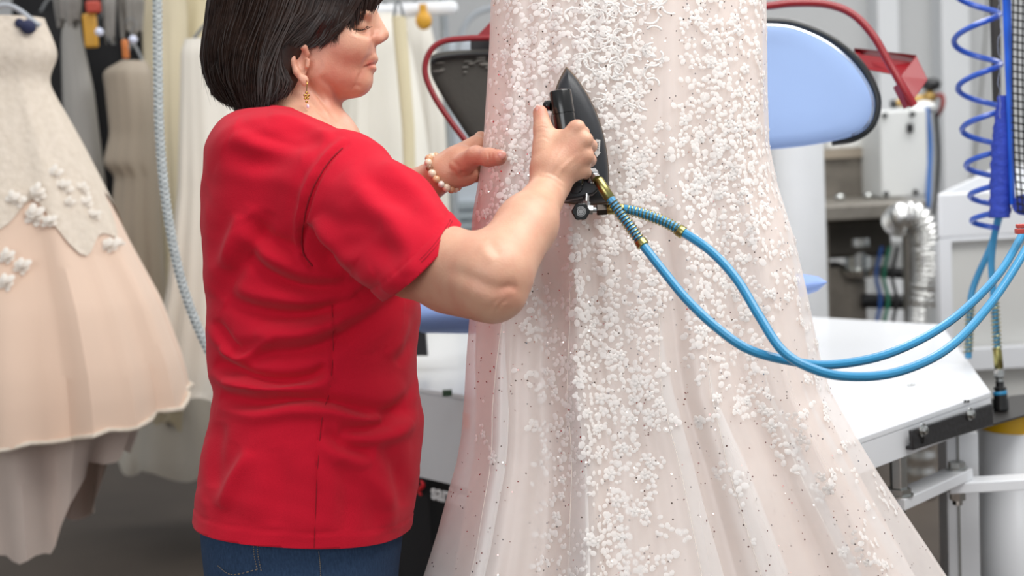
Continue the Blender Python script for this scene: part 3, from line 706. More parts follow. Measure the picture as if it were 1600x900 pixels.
b = MB(); b.grid(toW(ring_mesh(lambda y_: .012 + .10 * np.clip((y_ - 350) / 550, 0, 1.2), -.012, 1.1)), closed=True); b.build('satin_lining', MSAT, GOWN)
# bodice above the frame, its straps go over a hanger
rows_ = np.linspace(-460, -168, 40); G_ = []
for y_ in rows_:
    yy = y_ + (1 if y_ < -350 else 0) * 0
    G_.append(np.vstack([gpoint(fr[::4], y_, -.004, True, 0, .3), gpoint(bk[::2], y_, -.004, False)]))
MLACE = mat('ivory_lace', 'f1e6dc', .7, var=.08, vscale=150, bump=.6, bscale=180)
b = MB(); b.grid(toW(np.array(G_)), closed=True); b.build('bodice', MLACE, GOWN)
for sx in (925, 1030):
    b = MB(); pts = catmull([c(sx, -455, GD - .06), c(sx + (977 - sx) * .1, -520, GD - .03), c(sx + (977 - sx) * .1, -545, GD), c(sx + (977 - sx) * .1, -520, GD + .03), c(sx, -455, GD + .06)], 20)
    b.tube(toW(pts), .008, 6); b.build('strap', MLACE, GOWN)
# sheer overlayer: falls in pleats that lap over themselves
MT = sheer('white_tulle', 'fdfaf8', .56, .14); MT2 = sheer('white_tulle_soft', 'fdfbfa', .34, .14)
PL = [(-.80, .030, 430), (-.43, .022, 400), (.06, .042, 420), (.29, .030, 500), (.60, .026, 520), (.80, .024, 500)]
def pleated(s, y):
    t = s.copy(); z = np.zeros_like(s)
    for s0, wd, y0 in PL:
        g_ = np.clip((y - y0) / 200, 0, 1) * (1 + .25 * math.sin(y * .006 + s0 * 9)); u = (s - s0) / wd
        t = t - g_ * wd * 4.6 * u * np.exp(-u * u) ; z = z + g_ * .007 * np.tanh(2 * u) * np.exp(-(u / 2.0) ** 2)
    return t, z
sf = np.sort(np.concatenate([np.linspace(-1, 1, 260)] + [np.linspace(s0 - 2.2 * wd, s0 + 2.2 * wd, 60) for s0, wd, _ in PL]))
G_ = []
for y_ in ysn:
    t, z = pleated(sf, y_); P_ = gpoint(t, y_, .004); P_[:, 2] += -.003 + z * .8
    k = np.clip(y_ / 700, 0, 1); P_[:, 2] += .0022 * k * np.sin(sf * 70 + y_ * .003) * np.sin(y_ * .008 + sf * 9)
    G_.append(P_)
b = MB(); b.grid(toW(np.array(G_))); b.build('tulle_overlay', MT, GOWN)
G_ = []
for y_ in ysn:
    sb_ = fr[::2]; P_ = gpoint(np.clip(sb_, -1, 1), y_, .009, True, 0, .9); k = np.clip((y_ - 100) / 700, 0, 1)
    P_[:, 2] += -.002 - .002 * k + .003 * k * np.sin(sb_ * 31 + 2 + y_ * .004); G_.append(np.vstack([P_, gpoint(bk, y_, .010, False, 0)]))
b = MB(); b.grid(toW(np.array(G_)), closed=True); b.build('tulle_outer', MT2, GOWN)
# thicker selvedge cords down the edges of the lapped pleats (the doubled hems that read as bright lines)
for s0, wd, y0 in PL[:5]:
    ys_ = np.linspace(y0 + 40, 1300, 60); L_ = []
    for y_ in ys_:
        t, z = pleated(np.array([s0 + wd * .70]), y_); p_ = gpoint(t, y_, .0115)[0]; p_[2] -= .002; L_.append(p_)
    b = MB(); b.tube(toW(np.array(L_)), .0006, 5); b.build('pleat_hem', MLACE, GOWN)
# ---- beaded flowers
MPET = mat('petal_white', 'fcf6f2', .35, var=.05, coat=.35, alpha=.66); MSEQ = mat('sequin_silver', 'd8cdc8', .12, 1, var=.1); MROSE = mat('sequin_rose', 'b08a86', .2, .8)
def dens(px, py):
    s = (px - gparm(py)[0]) / gparm(py)[1]
    def band(pts, wd): 
        a = np.array(pts, float); return np.exp(-((px - np.interp(py, a[:, 0], a[:, 1])) / np.interp(py, a[:, 0], a[:, 2] if a.shape[1] > 2 else [wd] * len(a))) ** 2)
    d = .05
    d += 1.0 * band([(0, 950, 75), (100, 960, 50), (250, 985, 34), (400, 975, 40), (520, 955, 55), (640, 960, 62), (760, 955, 60), (900, 970, 60)], 40)
    d += .85 * band([(0, 1110, 45), (120, 1110, 70), (300, 1105, 85), (450, 1100, 75), (560, 1130, 40), (700, 1230, 30), (900, 1350, 30)], 40)
    d += .55 * band([(0, 1175, 20), (200, 1180, 25), (400, 1215, 30), (600, 1260, 28), (720, 1320, 26), (900, 1440, 20)], 20)
    d += .85 * band([(0, 800, 22), (120, 800, 26), (260, 800, 34), (400, 800, 30), (560, 860, 26), (700, 870, 32), (900, 850, 30)], 25)
    d += .6 * band([(0, 860, 40), (200, 850, 30), (400, 900, 30), (600, 890, 26), (800, 875, 30), (900, 880, 30)], 25)
    d += .5 * band([(0, 1060, 10), (480, 1070, 20), (600, 1085, 18), (750, 1110, 22), (900, 1180, 22)], 25)
    d += .35 * band([(0, 740, 8), (500, 760, 12), (700, 750, 20), (900, 720, 22)], 20)
    d *= 1 - .75 * band([(0, 1035, 22), (300, 1030, 24), (440, 1040, 14), (500, 1045, 4), (900, 1050, 4)], 20)
    return d * (.5 if abs(s) > .97 else 1)
def petalV(p0, nrm, tx, L_, W_, h):
    """an almond petal: rim of 8 points and a raised middle"""
    ty = np.cross(nrm, tx); V_ = []
    for k in range(8):
        a = 2 * math.pi * k / 8; V_.append(p0 + tx * L_ * math.cos(a) + ty * W_ * math.sin(a))
    V_.append(p0 + nrm * h); return V_
PF = [(k, (k + 1) % 8, 8) for k in range(8)]
def surf(px, py, off):
    g0 = gparm(py); s = (px - g0[0]) / g0[1]; p = gpoint(s, py, off); q1 = gpoint(s + .012, py, off); q2 = gpoint(s, py + 4, off)
    p, q1, q2 = toW(p), toW(q1), toW(q2); u = q1 - p; v = q2 - p; n = np.cross(u, v); n /= np.linalg.norm(n) + 1e-9
    if n @ CF > 0: n = -n
    u /= np.linalg.norm(u) + 1e-9; v = np.cross(n, u); return p, n, u, v
small = MB(); smV = []; cnt = 0; big = []; OCC = {}
def free(px, py, r=6.2):
    k = (int(px // r), int(py // r))
    for i in (-1, 0, 1):
        for j in (-1, 0, 1):
            for q in OCC.get((k[0] + i, k[1] + j), ()):
                if (q[0] - px) ** 2 + (q[1] - py) ** 2 < r * r: return False
    OCC.setdefault(k, []).append((px, py)); return True

def vine(px, py, L_, ang, top=False):
    """a curling sprig: pairs of petals along a curved thread, a small bloom now and then"""
    global cnt
    for j in range(L_):
        ang += random.uniform(-.75, .75); px += 9.0 * math.cos(ang); py += 9.0 * math.sin(ang)
        l, h = gparm(py)[0] - gparm(py)[1], gparm(py)[0] + gparm(py)[1]
        if not (l + 3 < px < h - 3) or py < -150 or py > 1000: return
        if random.random() > dens(px, py) * 1.5 + .12: return
        if not free(px, py): continue
        p, n, u, v = surf(px, py, .0145); r = random.random()
        if r < .10 and not top: big.append((p, n, u, v, random.uniform(0, 6.28), random.uniform(.75, 1.25)))
        for sgn in ((1, -1) if random.random() < .55 else (random.choice((1, -1)),)):
            a = ang + sgn * random.uniform(.5, 1.3); t = math.cos(a) * u - math.sin(a) * v * -1; t = math.cos(a) * u + math.sin(a) * v * (1 if (v @ CU) < 0 else -1)
            z = random.choice((.7, .85, 1, 1, 1.15, 1.4)) * random.uniform(.9, 1.1); smV.append(petalV(p + t * .0044 * z, n, t, .0043 * z, .0033 * z, .0009))
cands = 0
while len(smV) < 4500 and cands < 9000:
    cands += 1; py = random.uniform(-120, 960); l, h = gparm(py)[0] - gparm(py)[1], gparm(py)[0] + gparm(py)[1]; px = random.uniform(l, h)
    if random.random() < dens(px, py) ** 1.5 * .9: vine(px, py, random.randint(3, 9), random.uniform(0, 6.28))
# scrolling cord embroidery at the top centre
for k in range(120):
    px = random.gauss(950, 48); py = random.uniform(-60, 130) if random.random() < .8 else random.uniform(100, 200)
    if py > 60 and abs(px - 955) > 60: continue
    a0 = random.uniform(0, 6.28); R_ = random.uniform(8, 17); sg = random.choice((-1, 1))
    for j in range(random.randint(7, 12)):
        a = a0 + sg * j * .27; x_, y_ = px + R_ * math.cos(a), py + R_ * math.sin(a) * .8; p, n, u, v = surf(x_, y_, .0145)
        t = -math.sin(a) * u - math.cos(a) * v * (1 if (v @ CU) > 0 else -1); smV.append(petalV(p, n, t, .0032, .0019, .0022))
SV = np.array(smV); nP = len(SV); F_ = np.array([[f[0], f[1], f[2]] for f in PF]); FF = (F_[None] + (np.arange(nP) * 9)[:, None, None]).reshape(-1, 3)
o = mesh_obj('sewn_petals', SV.reshape(-1, 3), FF, MPET, GOWN); o['kind'] = 'stuff'
# the larger blooms, each a flower of its own (shared mesh)
fm = MB(); ex = np.eye(3)
for k in range(5):
    a = 2 * math.pi * k / 5; t = np.array([math.cos(a), math.sin(a), 0]); fm.add(petalV(t * .0045, ex[2], t, .0040, .0030, .0016), PF)
fm.ball((0, 0, .0012), .0016, 6)
random.shuffle(big); proto = None
for (p, n, u, v, an, s) in [g_ for g_ in big if True][:290]:
    M = Matrix(np.column_stack([u, np.cross(n, u), n]).tolist()).to_4x4() @ Matrix.Rotation(an, 4, 'Z') @ Matrix.Scale(s, 4)
    if proto is None: proto = fm.build('lace_flower', MPET, GOWN, origin=(0, 0, 0)); o = proto
    else: o = proto.copy(); COL.objects.link(o); o.parent = GOWN
    o.matrix_local = Matrix.Translation(Vector(p - wloc(GOWN))) @ M
# sequins
for nm, mm, cntq, wd in (('silver_sequins', MSEQ, 1500, 1), ('rose_sequins', MROSE, 420, 0)):
    Vq = []; k = 0
    while k < cntq:
        py = random.uniform(-100, 960); l, h = gparm(py)[0] - gparm(py)[1], gparm(py)[0] + gparm(py)[1]; px = random.uniform(l + 4, h - 4)
        if wd and random.random() > dens(px, py) * .6 + .2: continue
        if not wd and not (px < l + 110 or (px > h - 330 and py > 600) or random.random() < .08): continue
        p, n, u, v = surf(px, py, .0150); tl = n + .35 * RNG.normal(size=3); tl /= np.linalg.norm(tl); a_ = np.cross(tl, u); a_ /= np.linalg.norm(a_); c_ = np.cross(tl, a_); r_ = random.uniform(.0009, .0015)
        Vq += [p + r_ * (math.cos(j * 1.0472) * a_ + math.sin(j * 1.0472) * c_) for j in range(6)]; k += 1
    o = mesh_obj(nm, np.array(Vq), np.arange(len(Vq)).reshape(-1, 6), mm, GOWN, smooth=False); o['kind'] = 'stuff'
# hanger and the rail it hangs from (above the picture)
hp = toW(c(977, -548, GD))
HG = thing('clothes_hanger', 'wide white hanger holding the blush gown by its straps', 'hanger', hp)
MWIRE = mat('hanger_white', 'ececea', .4)
sp = toW(c(890, -508, GD)), toW(c(1065, -514, GD)); top_ = (sp[0] + sp[1]) / 2 + np.array([0, 0, .05])
b = MB(); b.tube(catmull([sp[0], (sp[0] + top_) / 2 + np.array([0, 0, .012]), top_, (sp[1] + top_) / 2 + np.array([0, 0, .012]), sp[1]], 24), .007, 8); b.build('shoulder_bar', MWIRE, HG)
MCHR = mat('chrome', 'd0d2d4', .18, 1, var=.03)
hk = catmull([top_, top_ + [0, 0, .05], top_ + [.03, 0, .075], top_ + [.0, 0, .105], top_ + [-.028, 0, .085]], 20); b = MB(); b.tube(hk, .0022, 6); b.build('hook', MCHR, HG)
zr = top_[2] + .09
RR = thing('gown_rail', 'steel rail above the blush gown that its hanger hooks on', 'rail', (top_[0], top_[1], 0))
b = MB(); b.cyl((top_[0] - .7, top_[1], zr), (top_[0] + 1.3, top_[1], zr), .012); b.build('bar', MCHR, RR)
# ================================================================== iron, held in the right hand
MBLK = mat('iron_black', '2b2d31', .42, var=.12, vscale=40, bump=.05, bscale=300); MBLK2 = mat('black_plastic', '141414', .22, coat=.3); MSOLEP = mat('sole_brown', '6a5a4c', .5, .4, var=.2, vscale=60)
MBRASS = mat('brass', 'b9a060', .28, 1, var=.15, vscale=60, hex2='8f9a68'); MSTEEL = mat('steel', 'b4b6b8', .25, 1, var=.08); MDARKM = mat('dark_metal', '4a4440', .35, 1)
ID = 2.045
IRON = thing('steam_iron', 'black point-up steam iron pressed on the blush gown, gripped by the woman', 'iron', toW(c(912, 320, ID)))
def ironface(inset=0):
    tip = np.array([885, 103.]); R_ = [(885, 103), (902, 122), (920, 150), (934, 180), (944, 212), (950, 248), (952, 282), (951, 318)]; Lf = [(881, 317), (872, 300), (866, 262), (862, 222), (861, 190), (864, 160), (871, 130), (885, 103)]
    pts = np.vstack([catmull(R_, 26), catmull([(951, 318), (916, 321), (881, 317)], 6)[1:], catmull(Lf, 26)[1:-1]])
    cen = np.array([908, 240.]); return cen + (pts - cen) * (1 - inset)
def plate(outl, d0, d1, sh=0): return toW(np.array([c(x, y, d0) for x, y in outl])), CF * (d1 - d0)
b = MB(); b.prism(*plate(ironface(0), 2.056, 2.066)); b.build('sole_plate', MSOLEP, IRON, bevel=.0015)
b = MB(); rings = []
for ins, d in ((.03, 2.056), (.035, 2.046), (.07, 2.040), (.16, 2.035), (.30, 2.032), (.55, 2.031), (.9, 2.031)): rings.append(toW(np.array([c(x, y, d) for x, y in ironface(ins)])))
b.grid(np.array(rings), closed=True); n_ = len(rings[-1]); b.add(rings[-1], [tuple(range(n_))]); b.build('housing', MBLK, IRON)
hA, hB = toW(c(875, 141, 1.984)), toW(c(897, 292, 1.984)); HL = np.linalg.norm(hB - hA)
b = MB(); b.lathe(hA, hB, [(0, .0125), (.001, .0150), (.003, .0158), (.033, .0162), (.0335, .0150), (.0345, .0150), (.035, .0162), (.09, .0155), (HL - .004, .0155), (HL, .013)], 28); b.build('handle', MBLK2, IRON)
b = MB(); b.ball(toW(c(856, 165, 1.990)), .0075, 14); b.cyl(toW(c(862, 165, 1.988)), toW(c(852, 164, 1.992)), .008, .0065); b.build('steam_button', MBLK2, IRON)
for (x0, y0, x1, y1) in ((880, 170, 884, 165), (899, 292, 906, 296)):
    b = MB(); b.cyl(toW(c(x0, y0, 1.988)), toW(c(x1, y1, 2.036)), .009, .011); b.build('handle_post', MBLK, IRON)
b = MB(); b.prism(*plate([(884, 296), (905, 286), (926, 276), (936, 296), (926, 306), (903, 312), (881, 316)], 2.034, 1.995)); b.build('rear_block', MBLK, IRON, bevel=.003)
# white arrow sticker
b = MB(); b.prism(*plate([(931, 218), (938, 219), (936.5, 238), (938.5, 238.5), (932.5, 246), (927.5, 237), (929.5, 237.3)], 2.0335, 2.0305)); b.build('arrow_sticker', mat('sticker_white', 'dcdcd8', .4), IRON, smooth=False, label='small white arrow sticker pointing down')
b = MB()
for k in range(4): y0 = 222 + k * 3.6; b.prism(*plate([(932.6, y0), (935.6, y0 + .3), (935.4, y0 + 2), (932.4, y0 + 1.7)], 2.0302, 2.0298))
b.build('sticker_print', mat('print_grey', '77797c', .6), IRON, smooth=False)['kind'] = 'stuff'
# fittings: swivel elbow to the hose, valve with round black knob
b = MB(); b.lathe(toW(c(921, 268, 2.0)), toW(c(934, 283, 1.985)), [(0, .007), (.004, .0095), (.012, .0095), (.013, .0075), (.02, .0075)], 6); b.build('hex_fitting', MSTEEL, IRON, smooth=False)
b = MB(); b.ball(toW(c(924, 278, 1.998)), .010, 14); b.cyl(toW(c(918, 285, 2.02)), toW(c(925, 277, 1.998)), .009); b.build('elbow', MSTEEL, IRON)
b = MB(); b.cyl(toW(c(916, 302, 2.0)), toW(c(915, 322, 1.992)), .0045); b.cyl(toW(c(915, 316, 1.993)), toW(c(915, 323, 1.991)), .0065, n=6); b.build('valve_stem', MSTEEL, IRON)
b = MB(); b.cyl(toW(c(913, 327, 1.990)), toW(c(946, 329, 1.990)), .0045); b.cyl(toW(c(918, 327.5, 1.990)), toW(c(926, 328, 1.990)), .0072, n=6); b.build('valve_body', MSTEEL, IRON)
b = MB(); b.lathe(toW(c(932, 328, 1.990)), toW(c(950, 327, 1.990)), [(0, .0075), (.001, .0085), (.014, .0085), (.015, .0065)], 6); b.build('valve_nut', MDARKM, IRON, smooth=False)
kA = c(907, 331, 1.985); b = MB(); ol = []
for k in range(24): a = 2 * math.pi * k / 24; r_ = .0125 * (1 + .07 * math.cos(6 * a)); ol.append(toW(kA + np.array([r_ * math.cos(a), r_ * math.sin(a), .002 * math.cos(a)])))
b.prism(ol, -CF * .010); b.build('valve_knob', MBLK2, IRON, bevel=.0015)
b = MB(); b.cyl(toW(kA + [0, 0, -.0098]), toW(kA + [0, 0, -.0112]), .0072, n=24); k1 = b.build('knob_disc', mat('knob_grey', '9a9a9a', .4, .6), IRON)
b = MB()
for r_ in (.0058, .0035): b.tube(toW(np.array([kA + [r_ * math.cos(a), r_ * math.sin(a), -.0114] for a in np.linspace(0, 2 * math.pi, 25)])), .0004, 4)
b.build('knob_rings', MBLK2, IRON)['kind'] = 'stuff'
# ================================================================== blue hoses
MHOSE = mat('hose_blue', '2a84b4', .38, var=.06, coat=.25, hex2='3391bf'); MHOSED = mat('hose_stripe', '2d7fb0', .4)
def ribbed(path, r, ribs=9, n=None):
    """hose with fine lengthwise ribs"""
    b = MB(); L_ = np.sum(np.linalg.norm(np.diff(path, axis=0), axis=1)); m = len(path); k = ribs * 4; s0 = b.n
    t = np.gradient(path, axis=0); t /= np.linalg.norm(t, axis=1)[:, None]; u = np.cross(t[0], [0, 0, 1.0]); V_ = []
    for i in range(m):
        u = u - t[i] * (u @ t[i]); u /= np.linalg.norm(u); w_ = np.cross(t[i], u)
        for j in range(k): a = 2 * math.pi * j / k; rr = r * (1 + .035 * math.cos(ribs * a)); V_.append(path[i] + rr * (math.cos(a) * u + math.sin(a) * w_))
    b.add(V_, [(i * k + j, i * k + (j + 1) % k, (i + 1) * k + (j + 1) % k, (i + 1) * k + j) for i in range(m - 1) for j in range(k)]); return b
def spring(path, r, wire, pitch):
    L_ = np.concatenate([[0], np.cumsum(np.linalg.norm(np.diff(path, axis=0), axis=1))]); T_ = L_[-1] / pitch; n = int(T_ * 14); s = np.linspace(0, L_[-1], n)
    P_ = np.stack([np.interp(s, L_, path[:, k]) for k in range(3)], 1); t = np.gradient(P_, axis=0); t /= np.linalg.norm(t, axis=1)[:, None]; u = np.cross(t[0], [0, 0, 1.0]); out = []
    for i in range(n):
        u = u - t[i] * (u @ t[i]); u /= np.linalg.norm(u); w_ = np.cross(t[i], u); a = 2 * math.pi * s[i] / pitch; out.append(P_[i] + r * (math.cos(a) * u + math.sin(a) * w_))
    b = MB(); b.tube(np.array(out), wire, 5); return b
def hose(label, pts, spring_px, ferr, r=.0062, base=None):
    path = toW(catmull([c(*p) for p in pts], 150)); h = thing('steam_hose', label, 'hose', path[0], 'blue hoses of the iron')
    ribbed(path, r).build('tube', MHOSE, h)
    sp_ = toW(catmull([c(*p) for p in spring_px], 40)); spring(sp_, r + .0016, .0009, .0052).build('spring_guard', MBRASS, h)
    e = sp_[-1]; d_ = sp_[-1] - sp_[-2]; d_ /= np.linalg.norm(d_); b = MB(); b.lathe(e - d_ * .004, e + d_ * .006, [(0, r + .002), (.001, r + .0028), (.009, r + .0028), (.010, r + .001)], 18); b.build('ferrule', MBRASS, h)
    if ferr:
        a_, b_ = toW(c(*ferr[0])), toW(c(*ferr[1])); b = MB(); L_ = np.linalg.norm(b_ - a_); b.lathe(a_, b_, [(0, .0062), (.002, .0075), (L_ - .002, .0078), (L_, .006)], 18); b.build('brass_sleeve', MBRASS, h)
    return h
hose('blue steam hose from the iron top elbow, the straighter and lower one at its start', [(950, 305, 1.98), (968, 332, 1.975), (986, 356, 1.968), (1004, 382, 1.96), (1040, 428, 1.93), (1075, 470, 1.90), (1120, 512, 1.87), (1170, 546, 1.86), (1235, 564, 1.87), (1300, 570, 1.90), (1390, 552, 1.97), (1480, 505, 2.06), (1555, 435, 2.16), (1597, 368, 2.24), (1650, 270, 2.34), (1680, 180, 2.38)],
     [(955, 314, 1.979), (968, 332, 1.975), (986, 356, 1.968), (1002, 379, 1.961)], [(934, 280, 1.986), (954, 312, 1.980)])
hose('blue steam hose from the valve under the iron, arching higher over the gown', [(962, 326, 1.988), (985, 328, 1.982), (1012, 336, 1.975), (1042, 348, 1.967), (1066, 362, 1.96), (1110, 392, 1.93), (1150, 435, 1.90), (1185, 492, 1.87), (1220, 545, 1.845), (1262, 573, 1.83), (1320, 588, 1.84), (1400, 582, 1.89), (1480, 545, 1.97), (1545, 478, 2.06), (1600, 395, 2.14), (1650, 300, 2.24), (1690, 180, 2.36)],
     [(978, 327, 1.984), (1012, 336, 1.975), (1042, 348, 1.967), (1063, 361, 1.961)], [(948, 327, 1.99), (976, 327, 1.984)])
# ================================================================== pressing machine behind the gown
MWP = mat('powder_white', 'e9ebee', .35, var=.02, coat=.2); MWP2 = mat('panel_white', 'dfe1e4', .45, var=.03)
MBP = mat('plate_black', '1c1c1e', .4, var=.2, vscale=60, bump=.25, bscale=90, coat=.2); MZN = mat('zinc', 'c6c8c6', .25, 1, var=.12, vscale=40)
MRED = mat('red_paint', '8e1620', .38, var=.08, coat=.12); MBLUE = mat('pad_blue', '9db9e8', .7, var=.03, vscale=8, bump=.06, bscale=400); MPADB = mat('pad_black', '46443f', .8, var=.12, vscale=20, bump=.15, bscale=120); MRUB = mat('rim_rubber', '1d2020', .4, coat=.3)
MB_BLK = mat('machine_black', '17171a', .5, var=.1)
TZ = .80
k1, k2, k3, k4 = T(1343, 684, TZ), T(1548, 612, TZ), T(1471, 507, TZ), T(1267, 495, TZ)
l1, l2 = T(655, 606, TZ), T(730, 626, TZ)
# front edge runs on behind the gown to meet the right-hand edge
d1 = (k1 - k2); d1 /= np.linalg.norm(d1); corner = k2 + d1 * (np.linalg.norm(k1 - k2) + .12)
lf = np.array([-.42, corner[1] + .92, TZ]); 
lf = l1 + (l1 - corner) * .35
top = [corner, k2, k3, k4 + (k4 - k3) * .0, np.array([-.35, 4.15, TZ]), np.array([-.62, 3.9, TZ]), lf]
PRS = thing('pressing_machine', 'white pressing machine with blue and black pads and red handles behind the blush gown', 'machine', (float(np.mean([p[0] for p in top])), float(np.mean([p[1] for p in top])), 0))
b = MB(); b.prism([p for p in top], (0, 0, -.012)); b.build('table_top', MWP, PRS, smooth=False, bevel=.002)
def panel(a, e, z0, z1, name, m, th=.012, **k):
    a = np.array([a[0], a[1], z0]); e = np.array([e[0], e[1], z0]); d = e - a; L_ = np.linalg.norm(d); d /= L_; n = np.array([d[1], -d[0], 0.])
    b = MB(); b.prism([a, e, e + n * th, a + n * th], (0, 0, z1 - z0)); return b.build(name, m, PRS, smooth=False, **k)
panel(corner, k2, TZ - .064, TZ - .0125, 'side_panel', MWP, -.012)
panel(lf, corner, TZ - .21, TZ - .0125, 'front_panel', MWP2, -.012)
panel(lf + [.02, .02, 0], corner + [-.02, .05, 0], .06, TZ - .212, 'lower_panel', MB_BLK, -.03)
# black angle plate bolted to the corner
dd = (k2 - corner) / np.linalg.norm(k2 - corner); nn_ = np.array([dd[1], -dd[0], 0])
pA, pB = Y(1420, 670, 1), None
def onside(px, py, off=.0):
    r = toW(C(px, py, 1.0)) - CL; pl = corner + nn_ * off; t = ((pl - CL) @ nn_) / (r @ nn_); return CL + r * t
pc = [onside(1419, 672, .010), onside(1545, 630, .010), onside(1547, 664, .010), onside(1421, 703, .010)]
b = MB(); b.prism(pc, nn_ * .008); b.build('corner_plate', MBP, PRS, bevel=.002)
pc2 = [onside(1423, 703, .010), onside(1547, 664, .010)]
b = MB(); b.prism([pc2[0], pc2[1], pc2[1] - nn_ * .05, pc2[0] - nn_ * .05], (0, 0, .006)); b.build('plate_lip', MBP, PRS)
for x, y in ((1441, 672), (1515, 647)):
    o0 = onside(x, y, .019); b = MB(); b.cyl(o0, o0 + nn_ * .002, .0125, n=20); b.build('washer', MZN, PRS)
    b = MB(); b.lathe(o0 + nn_ * .002, o0 + nn_ * .010, [(0, .0085), (.006, .0085), (.0075, .007), (.0076, .004), (.004, .0038)], 6); b.build('bolt', MZN, PRS, smooth=False)
sl_ = onside(1441, 684, .0185); b = MB(); b.box(sl_, (.006, .004, .022)); b.build('slot', MBLK2, PRS)
for x, y in ((1421, 602), (1427, 601)):
    p = T(x, y, TZ + .002); b = MB(); b.ball(p, (.004, .004, .003), 8); b.build('rivet', MZN, PRS)
for x in (1508, 1513):
    p = onside(x, 627, .002); b = MB(); b.ball(p, .003, 8); b.build('rivet', MBLK2, PRS)
b = MB(); b.box(T(1338 - 1338 + 699, 614, TZ + .008), (.02, .02, .012)); b.build('clip', mat('clip_green', '2f4a34', .5), PRS)
def onfront(px, py, off=0):
    d_ = (corner - lf) / np.linalg.norm(corner - lf); n_ = np.array([d_[1], -d_[0], 0]); r = toW(C(px, py, 1.0)) - CL; pl = lf + n_ * off; return CL + r * (((pl - CL) @ n_) / (r @ n_)), d_, n_
p, d_, n_ = onfront(725, 645, .002); b = MB(); b.prism([p, p + d_ * .016, p + d_ * .016 - [0, 0, .034], p - [0, 0, .034]], n_ * .002); b.build('warning_label', mat('orange_label', 'e8762c', .5), PRS, smooth=False)
# lettering on the black lower panel
def text(body, loc, right, up, size, m, parent, name='lettering', ext=.001):
    cu = bpy.data.curves.new(name, 'FONT'); cu.body = body; cu.size = size; cu.extrude = ext; cu.offset = .0012 * size / .05
    o = bpy.data.objects.new(name, cu); COL.objects.link(o); n = np.cross(right, up); cu.materials.append(m)
    me = bpy.data.meshes.new_from_object(o); bpy.data.objects.remove(o); o = bpy.data.objects.new(name, me); COL.objects.link(o); o.parent = parent
    o.matrix_local = Matrix.Translation(Vector(np.asarray(loc) - wloc(parent))) @ Matrix(np.column_stack([right, up, n]).tolist()).to_4x4(); return o
p, d_, n_ = onfront(672, 774, .0); p = p + n_ * .0; 
lowo = MB()
p, _, _ = onfront(676, 778, .0)
text('sankosha', p + n_ * .004, d_, np.array([0, 0, 1.]), .052, mat('letter_white', 'e8e8e8', .5), PRS)
p2, _, _ = onfront(660, 762, .0); L_ = []
for t in np.linspace(-1, 1, 16): L_.append(p2 + n_ * .004 + d_ * (.009 * math.sin(t * 3.1)) + np.array([0, 0, .017 * t]))
b = MB(); b.tube(np.array(L_), [.002 + .0035 * math.cos(t * 1.4) for t in np.linspace(-1, 1, 16)], 8); b.build('red_emblem', mat('emblem_red', 'd4222c', .5), PRS)
# central column and arms hidden by the gown
colc = np.array([.18, 3.55, 0.])
b = MB(); b.box2((.02, 3.45, TZ), (.34, 3.72, 1.62)); b.build('column', MWP, PRS, smooth=False, bevel=.01)
b = MB(); b.box2((-.3, 3.2, .04), (.5, 3.85, TZ - .02)); b.build('cabinet', MB_BLK, PRS, smooth=False, bevel=.01)
# blue head pad, facing the room
def pad(outl, d0, th, m, name, parent, puff=.02, tilt=0):
    o = catmull(outl + [outl[0]], 70)[:-1]; cen = o.mean(0); rings = []
    for ins, dz in ((0, th), (-.004, th * .6), (0, 0), (.03, -puff * .45), (.10, -puff * .8), (.25, -puff), (.6, -puff), (.98, -puff)):
        q = cen + (o - cen) * (1 - ins); rings.append(toW(np.array([c(x, y, d0 + dz + tilt * (y - cen[1])) for x, y in q])))
    b = MB(); b.grid(np.array(rings), closed=True); n__ = len(o); b.add(rings[0], [tuple(range(n__))]); b.add(rings[-1], [tuple(range(n__))]); return b.build(name, m, parent)
BO = [(1010, 60), (1100, 44), (1196, 38), (1245, 44), (1295, 66), (1335, 100), (1360, 138), (1366, 168), (1357, 196), (1330, 213), (1270, 226), (1196, 234), (1100, 240), (1020, 236), (985, 150)]
pad(BO, 2.95, .05, MBLUE, 'blue_pad', PRS, .02)
rim = catmull([(1040, 45), (1120, 36), (1196, 33), (1245, 38), (1300, 62), (1342, 98), (1366, 138), (1371, 168), (1360, 198), (1334, 216), (1300, 222)], 60)
b = MB(); b.tube(toW(np.array([c(x, y, 2.975) for x, y in rim])), .0085, 10); b.build('pad_rim', MRUB, PRS)
rim2 = catmull([(1040, 50), (1120, 42), (1196, 39.5), (1243, 45), (1294, 68), (1333, 102), (1357, 140), (1363, 168), (1354, 194), (1330, 211)], 60)
b = MB(); b.tube(toW(np.array([c(x, y, 2.945) for x, y in rim2])), .0028, 6); b.build('pad_wire', MCHR, PRS)
BK = [(672, 100), (676, 86), (700, 80), (740, 78), (790, 77), (850, 78), (900, 110), (900, 200), (860, 300), (790, 290), (740, 225), (700, 165), (676, 122)]
pad(BK, 2.95, .06, MPADB, 'black_pad', PRS, .012)
b = MB(); b.tube(toW(catmull([c(674, 98, 2.935), c(684, 92, 2.933), c(720, 87, 2.932), c(770, 85, 2.932), c(830, 86, 2.932)], 30)), .0045, 8); b.build('pad_seam', MRUB, PRS)
for k in range(16):
    x_, y_ = random.uniform(684, 765), random.gauss(100, 4); b = MB(); b.ball(P(x_, y_ + (x_ < 705) * 6, 2.9325), (random.uniform(.004, .014), .0012, random.uniform(.0012, .0025)), 8); b.build('scuff_mark', mat('scuff', '77756f', .9), PRS)
b = MB(); b.prism(toW(np.array([c(735, 62, 3.0), c(860, 55, 3.0), c(860, 80, 3.0), c(735, 80, 3.0)])), CF * .05); b.build('pad_bracket', MB_BLK, PRS)
